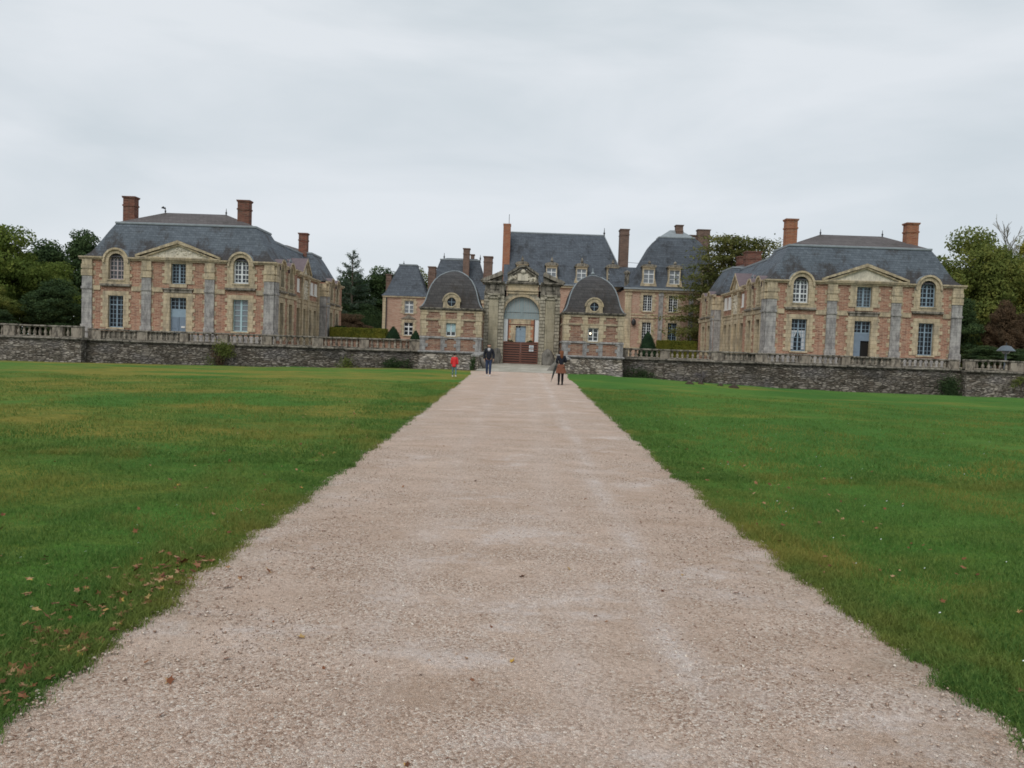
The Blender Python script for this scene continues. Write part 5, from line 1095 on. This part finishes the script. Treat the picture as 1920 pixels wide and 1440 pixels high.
# right
ct(tC, 70.5, 106, 18.6, 18.3, 0.85, 2.0, 'yellow green tree near the right edge of the photo', M['lf_yellow'])
ct(tB, 55, 112, 15.6, 15.8, 1.2, 2.2, 'dark tree behind the right end of the right outbuilding roof')
ct(tA, 69, 97, 15.2, 11.5, 0.8, 3.3, 'shorter yellowing tree at the right edge behind the grey lamp', M['lf_yellow'])
ct(tB, 64, 112, 15.6, 14.2, 1.3, 5.2, 'dark tree deep in the wood at the far right')
ct(tB, 52.6, 95, 15.6, 9.0, 0.75, 0.3, 'low dark bushy tree at the right corner of the right outbuilding')
ct(tB, 56.8, 92, 15.6, 8.3, 0.44, 1.3, 'tall rust brown shrub in the wood at the right', M['lf_rust'])
ct(tB, 61.0, 94, 15.6, 7.4, 0.40, 2.9, 'lower rust brown shrub beside the taller one in the wood at the right', M['lf_rust'])
ct(tB, 67.5, 92, 15.6, 7.2, 0.85, 4.4, 'low dark bushy tree behind the lamp at the right edge')
def wood_belt():
    r = np.random.default_rng(77); P = []; N_ = []
    for k in range(900):
        a = r.uniform(-1.15, 1.15); R_ = r.uniform(135, 150); cx, cy = R_*math.sin(a)*1.3, 20+R_*math.cos(a)*0.85+10; hh = 4.5+3*abs(math.sin(a*9))+r.uniform(0, 2); cz = (2+r.uniform(0, 1)*hh) if k % 2 else r.uniform(1.5, 4); n = 150
        d = r.normal(0, 1, (n, 3)); d /= np.linalg.norm(d, axis=1)[:, None]; P.append(np.array([cx, cy, cz])+d*np.array([2.6, 2, 2.0])*r.uniform(0.7, 1.05, (n, 1))); N_.append(d)
    P = np.concatenate(P); N_ = np.concatenate(N_); tag(leafcloud('distant_wood', P, N_, 0.33, M['lf_dark']), 'dark far-off wood closing the view behind the chateau and outbuildings', 'wood', kind='stuff')
wood_belt()
ct(tB, 50.2, 84, 15.6, 2.6, 0.5, 0.9, 'low dark shrub just above the right bastion wall beside the outbuilding corner')
ct(tB, 54.0, 84, 15.6, 2.4, 0.5, 3.9, 'low dark shrub above the right bastion wall, left of the grey lamp')
ct(tB, -60.5, 88, 15.6, 3.0, 0.5, 2.9, 'low dark shrub above the left bastion wall beside the outbuilding')
# rust bush left middle
ct(tA, -21.4, 97, 15.2, 4.3, 0.42, 5.3, 'rounded rust brown bush beside the rear of the left outbuilding', M['lf_rust'])
# cedar
def cedar():
    t = thing('cedar_tree', 'large spreading cedar with layered dark boughs between the chateau and the right outbuilding', 'tree', (25.0, 93.5, 1.9), G); r = np.random.default_rng(31); P = []; N_ = []; L = []
    for k in range(44):
        z = 1.6+13.2*(k/43)**0.85; a = k*2.4; reach = (6.6*(1-(z/17.5)**2.4)+1.2)*r.uniform(0.75, 1.1)
        tip = np.array([math.cos(a)*reach*1.05, math.sin(a)*reach*0.55, z+r.uniform(-0.2, 0.5)])
        if z < 4.5: tip[0] = -abs(tip[0])*0.85
        if z > 9: tip[0] = tip[0]*(0.75 if tip[0] < 0 else 1.15)+0.22*(z-9)
        L.append((tuple(tip*[0.8, 0.8, 1]), 1)); nseg = 7
        for j in range(nseg):
            f = 0.35+0.65*(j+0.5)/nseg; c = tip*[f, f, 1]; c[2] = z-0.25*f; sp = 0.55+0.75*(1-abs(f-0.7)); n = 85
            d = r.normal(0, 1, (n, 3))*[sp, sp*0.8, 0.23]; P.append(c+d); N_.append(np.tile([0, 0, 1.0], (n, 1))+r.normal(0, 0.3, (n, 3)))
    P = np.concatenate(P); N_ = np.concatenate(N_); leafcloud('crown', P, N_, 0.19, M['lf_cedar'], t, asp=0.45, jit=0.5)
    m = trunk_mb(16.5, 0.5, L, 3, 0.9); o = m.build('trunk', M['bark'], None); o.parent = t
cedar()
def conifer(loc, h, w_, label, mat, seed, nl=9000):
    t = thing('conifer_tree', label, 'tree', loc, G); r = np.random.default_rng(seed); P = []; L = []
    for k in range(46):
        z = h*(0.12+0.86*k/45)+r.normal(0, 0.15); a = k*2.4+r.normal(0, 0.4); reach = (w_/2*(1-(min(1, z/h))**2.2)+0.2)*r.uniform(0.65, 1.15); L.append(((math.cos(a)*reach, math.sin(a)*reach, z+0.35), 1)); n = int(nl/46*min(1.4, 0.08+reach/w_*2.6))
        f = r.random(n)**0.7; P.append(np.stack([math.cos(a)*reach*f+r.normal(0, 0.13, n), math.sin(a)*reach*f+r.normal(0, 0.13, n), z+0.5*f**2+r.normal(0, 0.16, n)], 1))
    P = np.concatenate(P); leafcloud('crown', P, np.tile([0, 0, 1.0], (len(P), 1)), 0.12, mat, t, asp=0.35, jit=0.8)
    m = MB(); m.tube([(0, 0, -0.2), (0, 0, h*0.5), (0, 0, h)], [0.28, 0.17, 0.03], 7)
    for p, s in L: m.tube([(0, 0, p[2]-0.4), p], [0.06, 0.02], 4)
    o = m.build('trunk', M['bark'], None); o.parent = t
conifer((-24.2, 109, 1.9), 13.6, 8.0, 'pale wide-boughed conifer rising above the dark trees left of the chateau', M['lf_conif'], 41, 16000)
conifer((-73.5, 100, 1.9), 15.5, 3.4, 'sparse bare-branched conifer top at the left edge', M['lf_conif'], 42, 900)
def bare_tree(loc, h, label, seed, mat='palebark', name='bare_tree', spread=0.32, cat='tree', tw=0.028):
    t = thing(name, label, cat, loc, G if cat == 'tree' else None); q = random.Random(seed); m = MB()
    def br(p, d, L, r, k):
        e = p+d*L; m.tube([tuple(p), tuple(p+d*L*0.5+Vector((q.gauss(0, .03), q.gauss(0, .03), 0))*L), tuple(e)], [max(r, tw), max(r*0.8, tw), max(r*0.6, tw*0.7)], 4)
        if k == 0: return
        for j in range(3 if k > 1 else 4):
            nd = (d+Vector((q.gauss(0, spread), q.gauss(0, spread), abs(q.gauss(0.1, 0.15))))).normalized(); br(p+d*L*q.uniform(0.5, 1), nd, L*q.uniform(0.55, 0.8), r*0.55, k-1)
    br(Vector((0, 0, -0.2)), Vector((0, 0, 1)), h*0.36, h*0.014, 5)
    o = m.build('branches', M[mat], None); o.parent = t
bare_tree((67.6, 107, 1.9), 22.0, 'leafless pale tree rising above the wood near the right edge', 4)
bare_tree((13.9, 59.2, -0.2), 1.9, 'grey leafless shrub growing against the right moat wall', 9, 'twig', 'bare_shrub', 0.6, 'shrub', 0.008)
# hedges and topiary
def leafbox(name, label, x0, x1, y0, y1, z0, z1, mat, n=9000, leaf=0.07, cat='hedge'):
    t = thing(name, label, cat, ((x0+x1)/2, (y0+y1)/2, z0), None); r = rng; P = []; N_ = []
    for k in range(3):
        u = r.random((n//3, 2))
        if k == 0: P.append(np.stack([x0+(x1-x0)*u[:, 0], np.full(n//3, y0), z0+(z1-z0)*u[:, 1]], 1)); N_.append(np.tile([0, -1., 0], (n//3, 1)))
        if k == 1: P.append(np.stack([x0+(x1-x0)*u[:, 0], y0+(y1-y0)*u[:, 1], np.full(n//3, z1)], 1)); N_.append(np.tile([0, 0, 1.], (n//3, 1)))
        if k == 2: sd = r.choice([x0, x1], n//3); P.append(np.stack([sd, y0+(y1-y0)*u[:, 0], z0+(z1-z0)*u[:, 1]], 1)); N_.append(np.stack([np.sign(sd-(x0+x1)/2), 0*sd, 0*sd], 1))
    P = np.concatenate(P)+r.normal(0, 0.04, (n//3*3, 3)); b = base_of(t); leafcloud('foliage', P-np.array(b), np.concatenate(N_), leaf, M[mat], t, jit=0.5)
    m = MB(); e = 0.06; m.box(x0+e, x1-e, y0+e, y1-e, z0, z1-e); m.build('hedge_core', M[mat], t)
leafbox('clipped_hedge', 'yellow green clipped hedge behind the left balustrade', -20.6, -14.6, 82.5, 84, 2.0, 3.95, 'lf_hedge', 9000)
leafbox('clipped_hedge', 'dark end of clipped hedge beside the rear of the left outbuilding', -24, -20.0, 86, 88, 2.0, 4.2, 'lf_yew', 5000)
leafbox('clipped_hedge', 'tall dark clipped hedge between the left outbuilding and the small pavilion', -22.5, -18.0, 100, 102, 2.0, 6.1, 'lf_dark', 8000, 0.1)
leafbox('clipped_hedge', 'yellow green clipped hedge right of the right topiary cone', 14.6, 18.6, 82, 83.5, 2.0, 3.75, 'lf_hedge', 6000)
def cone_yew(x, y, h, r0, label):
    t = thing('topiary_cone', label, 'topiary', (x, y, 2.0), 'clipped yew cones'); pr = [(1, 0), (0.97, 0.15), (0.85, 0.38), (0.64, 0.62), (0.36, 0.84), (0.08, 1.0)]
    m = MB(); m.lathe(x, y, [(r0*a*0.94, 2.0+h*b*0.98) for a, b in pr], 14); m.build('cone_core', M['lf_yew'], t, True)
    n = 3500; b = rng.random(n); a = np.interp(b, [p[1] for p in pr], [p[0] for p in pr]); k = rng.random(n) < a; b, a = b[k], a[k]; th = rng.uniform(0, 2*PI, len(b))
    P = np.stack([r0*a*np.cos(th), r0*a*np.sin(th), h*b], 1)+rng.normal(0, 0.02, (len(b), 3)); leafcloud('foliage', P, np.stack([np.cos(th), np.sin(th), 0.5+0*th], 1), 0.045, M['lf_yew'], t, jit=0.4)
cone_yew(-13.35, 80, 2.25, 1.0, 'dark clipped yew cone, taller of the two left of the left lodge')
cone_yew(-10.75, 78, 1.85, 0.75, 'dark clipped yew cone, smaller one touching the left lodge')
cone_yew(13.1, 80, 2.65, 1.0, 'dark clipped yew cone beside the yellow green hedge on the right')
cone_yew(9.6, 80, 2.3, 0.8, 'dark clipped yew cone half hidden by the right lodge')
def ivy(x0, x1, y, z0, z1, label, mat, n=1400, leaf=0.055, fall=0.0, name='ivy_clump', seed=1):
    t = thing(name, label, 'plant', ((x0+x1)/2, y, z0), 'plants growing on the moat walls'); r = np.random.default_rng(seed); cx, cz = (x1-x0)/2, (z1-z0)/2; P = []
    lum = [(r.normal(0, 0.45)*cx, cz+r.normal(0, 0.45)*cz, r.uniform(0.25, 0.5)) for k in range(9)]
    for k in range(n):
        l = lum[r.integers(9)]; d = r.normal(0, 0.5, 3); P.append((l[0]+d[0]*cx*l[2]*1.5, -abs(d[1])*0.3, l[1]+d[2]*cz*l[2]*1.5))
    P = np.array(P); leafcloud('foliage', P, np.tile([0, -1., 0.4], (n, 1)), leaf, M[mat], t)
    m = MB(); q = random.Random(seed)
    for k in range(4): xx = (x0+x1)/2+q.gauss(0, cx*0.3); m.tube([(xx, y, z0-0.3), (xx+q.gauss(0, .15), y-0.05, (z0+z1)/2), (xx+q.gauss(0, .3), y-0.08, z1-0.2)], [0.03, 0.02, 0.01], 4)
    m.build('stem', M['bark'], t)
ivy(-23.9, -22.1, 59.75, 0.4, 2.1, 'dark leafy ivy clump spilling over the left moat wall below the outbuilding corner', 'lf_olive', 1500, seed=1)
ivy(-23.8, -22.9, 59.7, -0.6, 1.2, 'rusty brown creeper hanging under the ivy on the left moat wall', 'lf_rust', 900, seed=2)
ivy(-10.6, -9.2, 59.7, 0.1, 1.4, 'dark green shrub rooted in the moat wall beside the left lodge', 'lf_dark', 1300, seed=3)
ivy(32.2, 34.2, 59.7, -0.6, 1.6, 'large dark shrub growing from the right moat wall beside the pier', 'lf_dark', 2600, seed=4)
ivy(8.0, 10.4, 59.7, 0.0, 1.1, 'dark ivy patch on the moat wall beside the right lodge', 'lf_dark', 1200, seed=5)
ivy(37.3, 38.9, 59.0, 0.7, 1.5, 'small green plant on the pale wall at the far right', 'lf_olive', 600, seed=6)
ivy(-14.2, -12.6, 59.75, 0.3, 1.2, 'faint green plant on the left moat wall below the hedge', 'lf_olive', 500, seed=7)
ivy(-3.2, -2.9, 49.05, 0.8, 1.65, 'narrow dark ivy strip on the end of the left bridge parapet', 'lf_dark', 500, 0.04, seed=8)

# ------------------------------------------------------------------ lamp
def lamp():
    x, y = 39.3, 62.9; t = thing('street_lamp', 'grey lamp with wide sloping hood on a post behind the far right balustrade', 'lamp', (x, y, 2.0))
    m = MB(); m.lathe(x, y, [(0.14, 2.0), (0.12, 2.2), (0.09, 2.3), (0.08, 3.5), (0.1, 3.55)], 10); m.build('post', M['metalgrey'], t, True)
    m = MB(); m.lathe(x, y, [(0.66, 3.5), (0.68, 3.53), (0.34, 3.9), (0.1, 3.95)], 4*6); m.build('hood', M['metalgrey'], t)
    m = MB(); m.lathe(x, y, [(0.2, 3.3), (0.3, 3.49), (0.3, 3.495)], 12); m.build('lamp_glass', M['glass2'], t, True)
    m = MB(); m.lathe(x, y, [(0.06, 3.95), (0.04, 4.1), (0.01, 4.25)], 8); m.build('finial', M['iron'], t)
lamp()

# ------------------------------------------------------------------ people
def skinned(name, verts, edges, radii, mat, parent, sub=2):
    me = bpy.data.meshes.new(name); me.from_pydata(verts, edges, []); me.materials.append(mat); o = bpy.data.objects.new(name, me); COL.objects.link(o); o.parent = parent
    md = o.modifiers.new('skin', 'SKIN'); md.use_smooth_shade = True
    if not me.skin_vertices:
        import bmesh
        bm = bmesh.new(); bm.from_mesh(me); bm.verts.layers.skin.verify(); bm.to_mesh(me); bm.free()
    for i, sv in enumerate(me.skin_vertices[0].data): r = radii[i]; sv.radius = (r, r) if isinstance(r, (int, float)) else r; sv.use_root = (i == 0)
    s = o.modifiers.new('sub', 'SUBSURF'); s.levels = sub; s.render_levels = sub; return o
class Sk:
    def __init__(s): s.v = []; s.e = []; s.r = []
    def n(s, p, r, par=None):
        s.v.append(tuple(p)); s.r.append(r)
        if par is not None: s.e.append((par, len(s.v)-1))
        return len(s.v)-1
    def chain(s, pts, par):
        for p, r in pts: par = s.n(p, r, par)
        return par
def person(loc, rz, H, label, arms, legs, skin, build=1.0):
    """arms/legs: per side list of joint positions for a 1.75 m body (x right, y forward)"""
    t = thing('person', label, 'person', loc); t.rotation_euler = (0, 0, rz); k = H/1.75; t.scale = (k, k, k)
    b = Sk(); pv = b.n((0, 0, 0.96), 0.125); sp = b.n((0, 0.0, 1.12), 0.105, pv); ch = b.n((0, 0.0, 1.32), 0.125, sp); nb = b.n((0, -0.005, 1.45), 0.07, ch); nk = b.n((0, 0.0, 1.52), 0.05, nb)
    jw = b.n((0, 0.02, 1.585), 0.080, nk); hd = b.n((0, 0.01, 1.655), 0.104, jw); b.n((0, 0.0, 1.70), 0.09, hd)
    b.chain([((0, 0.112, 1.625), 0.016)], jw)
    for s in (-1, 1):
        b.chain([((s*0.10, 0.0, 1.635), 0.02)], hd)
        A = arms[0 if s < 0 else 1]; shx = b.n((s*0.17, 0, 1.42), 0.06, ch); el = b.n(A[0], 0.042, shx); wr = b.n(A[1], 0.027, el)
        d = (Vector(A[2])-Vector(A[1])).normalized(); pm = b.n(Vector(A[1])+d*0.06, (0.038, 0.018), wr); sd = Vector((0, 1, 0)) if abs(d.z) > 0.6 else Vector((1, 0, 0)); fw = Vector((-s, 0, 0)) if abs(d.z) > 0.6 else Vector((0, 0, -1))
        for q, L in ((-0.03, 0.062), (-0.01, 0.075), (0.01, 0.08), (0.03, 0.07)):
            p0 = Vector(A[1])+d*0.1+sd*q; f0 = b.n(p0, 0.009, pm); f1 = b.n(p0+d*L*0.5+fw*0.006, 0.0085, f0); b.n(p0+d*L*0.9+fw*0.03, 0.008, f1)
        t0 = b.n(Vector(A[1])+d*0.04+sd*0.045, 0.010, pm); b.n(Vector(A[1])+d*0.085+sd*0.062+fw*0.02, 0.009, t0)
        Lg = legs[0 if s < 0 else 1]; hp = b.n((s*0.09, 0, 0.90), 0.09, pv); kn = b.n(Lg[0], 0.056, hp); cf = b.n(Vector(Lg[0]).lerp(Vector(Lg[1]), 0.35)+Vector((0, -0.015, 0)), 0.053, kn); an = b.n(Lg[1], 0.035, cf); b.n(Vector(Lg[1])+Vector((0, 0.13, -0.05)), 0.032, an)
    skinned('body', b.v, b.e, b.r, M[skin], t)
    e = MB(); 
    for s in (-1, 1): e.lathe(s*0.034, 0.094, [(0.002, 1.643), (0.010, 1.648), (0.011, 1.653), (0.002, 1.66)], 6)
    o = e.build('eyes', M['blackhair'], None); o.parent = t
    return t
def hair(t, mat, long=False, beard=False, cap=False):
    h = Sk(); a = h.n((0, -0.015, 1.725), 0.112); c = h.n((0, -0.04, 1.665), 0.118, a)
    if long: h.chain([((0, -0.065, 1.58), 0.105), ((0, -0.08, 1.48), 0.09), ((0.01, -0.09, 1.38), 0.065), ((0.01, -0.08, 1.32), 0.02)], c)
    else: h.chain([((0, -0.04, 1.61), 0.06)], c)
    skinned('hair', h.v, h.e, h.r, M[mat], t)
    if beard: g = Sk(); a = g.n((0, 0.06, 1.59), 0.082); g.n((0, 0.055, 1.545), 0.07, a); skinned('beard', g.v, g.e, g.r, M[mat], t)
def torso(t, name, mat, arms, hem=0.92, w_=0.145, slack=0.022, flare=0.0, hood=False):
    s_ = Sk(); a = s_.n((0, 0, hem), w_+flare); b = s_.n((0, 0, hem+0.14), w_-0.005+flare*0.5, a); b = s_.n((0, 0, 1.17), w_-0.01, b); c = s_.n((0, 0, 1.34), w_+0.005, b); s_.n((0, 0, 1.47), 0.075, c)
    for s in (-1, 1):
        A = arms[0 if s < 0 else 1]; s_.chain([((s*0.17, 0, 1.42), 0.06+slack), (A[0], 0.042+slack), (Vector(A[0]).lerp(Vector(A[1]), 0.5), 0.038+slack), (A[1], 0.028+slack)], c)
    if hood: s_.chain([((0, -0.09, 1.45), 0.085)], c)
    skinned(name, s_.v, s_.e, s_.r, M[mat], t)
def trousers(t, mat, legs, name='trousers', slack=0.018, lo=0.0):
    s_ = Sk(); p = s_.n((0, 0, 0.98), 0.145)
    for s in (-1, 1):
        L = legs[0 if s < 0 else 1]; s_.chain([((s*0.09, 0, 0.88), 0.095+slack*0.5), (Vector((s*0.09, 0, 0.88)).lerp(Vector(L[0]), 0.5), 0.08+slack*0.5), (L[0], 0.056+slack), (Vector(L[0]).lerp(Vector(L[1]), 0.5), 0.052+slack), (Vector(L[1])+Vector((0, 0, lo)), 0.036+slack)], p)
    skinned(name, s_.v, s_.e, s_.r, M[mat], t)
def shoes(t, mat, legs, boot=False):
    for s in (0, 1):
        L = Vector(legs[s][1]); g = Sk(); a = g.n(L+Vector((0, 0, 0.24 if boot else 0.02)), 0.055 if boot else 0.045); 
        if boot: a = g.n(L+Vector((0, 0, 0.03)), 0.047, a)
        a = g.n(L+Vector((0, -0.02, -0.045)), 0.048, a); a = g.n(L+Vector((0, 0.09, -0.052)), (0.045, 0.042), a); g.n(L+Vector((0, 0.17, -0.055)), 0.034, a); skinned('boot' if boot else 'shoe', g.v, g.e, g.r, M[mat], t)
# man walking towards the viewer
armM = [[(-0.26, -0.04, 1.16), (-0.25, 0.08, 0.93), (-0.25, 0.11, 0.8)], [(0.25, -0.05, 1.16), (0.23, 0.03, 0.92), (0.22, 0.06, 0.8)]]
legM = [[(-0.09, 0.08, 0.50), (-0.08, 0.10, 0.10)], [(0.09, 0.03, 0.50), (0.08, -0.10, 0.11)]]
p = person((-1.70, 40.9, float(SL*40.9)+0.01), PI, 1.74, 'bearded man in dark jumper, grey scarf, jeans and white shoes walking down the drive', armM, legM, 'skinm')
hair(p, 'blackhair', beard=True); torso(p, 'jumper', 'navy', armM, hem=0.86, slack=0.03, w_=0.155); trousers(p, 'jeans', legM); shoes(p, 'shoe', legM)
g = Sk(); a = g.n((0, 0.02, 1.49), 0.105); a = g.n((0, 0.08, 1.43), 0.09, a); g.n((0, 0.12, 1.33), 0.05, a); skinned('scarf', g.v, g.e, g.r, M['scarf'], p)
# woman seen from behind
armW = [[(-0.24, -0.02, 1.18), (-0.16, 0.16, 1.10), (-0.10, 0.24, 1.12)], [(0.24, -0.02, 1.18), (0.14, 0.18, 1.22), (0.05, 0.24, 1.27)]]
legW = [[(-0.09, 0.0, 0.50), (-0.10, -0.02, 0.10)], [(0.085, 0.01, 0.50), (0.09, 0.03, 0.10)]]
wl = (1.86, 35.3, float(SL*35.3)+0.01)
p = person(wl, 0.12, 1.60, 'auburn haired woman in black jumper, rust pleated skirt and black boots seen from behind', armW, legW, 'skin')
hair(p, 'auburn', long=True); torso(p, 'jumper', 'navy', armW, hem=0.98, w_=0.14, slack=0.028); trousers(p, 'tights', legW, 'tights', slack=0.016); shoes(p, 'tights', legW, True)
m = MB(); rings = []
for r0, z in ((0.15, 1.04), (0.175, 0.95), (0.21, 0.8), (0.25, 0.60)): rings.append([(r0*(1+0.09*math.cos(18*2*PI*j/72))*math.cos(2*PI*j/72), r0*0.8*(1+0.09*math.cos(18*2*PI*j/72))*math.sin(2*PI*j/72), z) for j in range(72)])
m.loft(rings); o = m.build('skirt', M['skirt'], None); o.parent = p
u = thing('umbrella', 'closed dark umbrella held pointing down beside the woman in the rust skirt', 'umbrella', (wl[0]-0.33, wl[1]+0.12, wl[2]+0.3))
m = MB(); top = Vector((wl[0]-0.20, wl[1]+0.16, wl[2]+1.02)); tip = Vector((wl[0]-0.44, wl[1]-0.02, wl[2]+0.13)); q = lambda f: tuple(top.lerp(tip, f)); m.tube([q(0.12), q(0.2), q(0.45), q(0.75), q(0.9)], [0.02, 0.045, 0.05, 0.03, 0.012], 10); m.build('canopy', M['umb'], u, True)
m = MB(); m.tube([q(0.9), q(1.0)], 0.008, 6); m.tube([q(0.14), q(0.0), tuple(top+Vector((0.03, 0, 0.05))), tuple(top+Vector((0.07, 0, 0.03)))], 0.012, 6); m.build('handle', M['iron'], u)
# child in red coat, back to the viewer, walking on the grass
armC = [[(-0.225, 0.0, 1.18), (-0.235, 0.03, 0.94), (-0.235, 0.06, 0.82)], [(0.225, 0.0, 1.18), (0.235, 0.02, 0.94), (0.235, 0.05, 0.82)]]
legC = [[(-0.12, 0.04, 0.50), (-0.15, 0.08, 0.10)], [(0.12, 0.02, 0.50), (0.16, -0.14, 0.12)]]
p = person((-3.34, 38.8, float(gz(-3.3, 38.8))+0.02), -0.2, 1.18, 'small child in red hooded coat and blue grey leggings walking away over the grass', armC, legC, 'skin', 1.1)
hair(p, 'blackhair'); torso(p, 'coat', 'redcoat', armC, hem=0.72, w_=0.17, slack=0.045, flare=0.035, hood=True); trousers(p, 'teal', legC, 'leggings', slack=0.012, lo=0.03); shoes(p, 'shoe', legC)
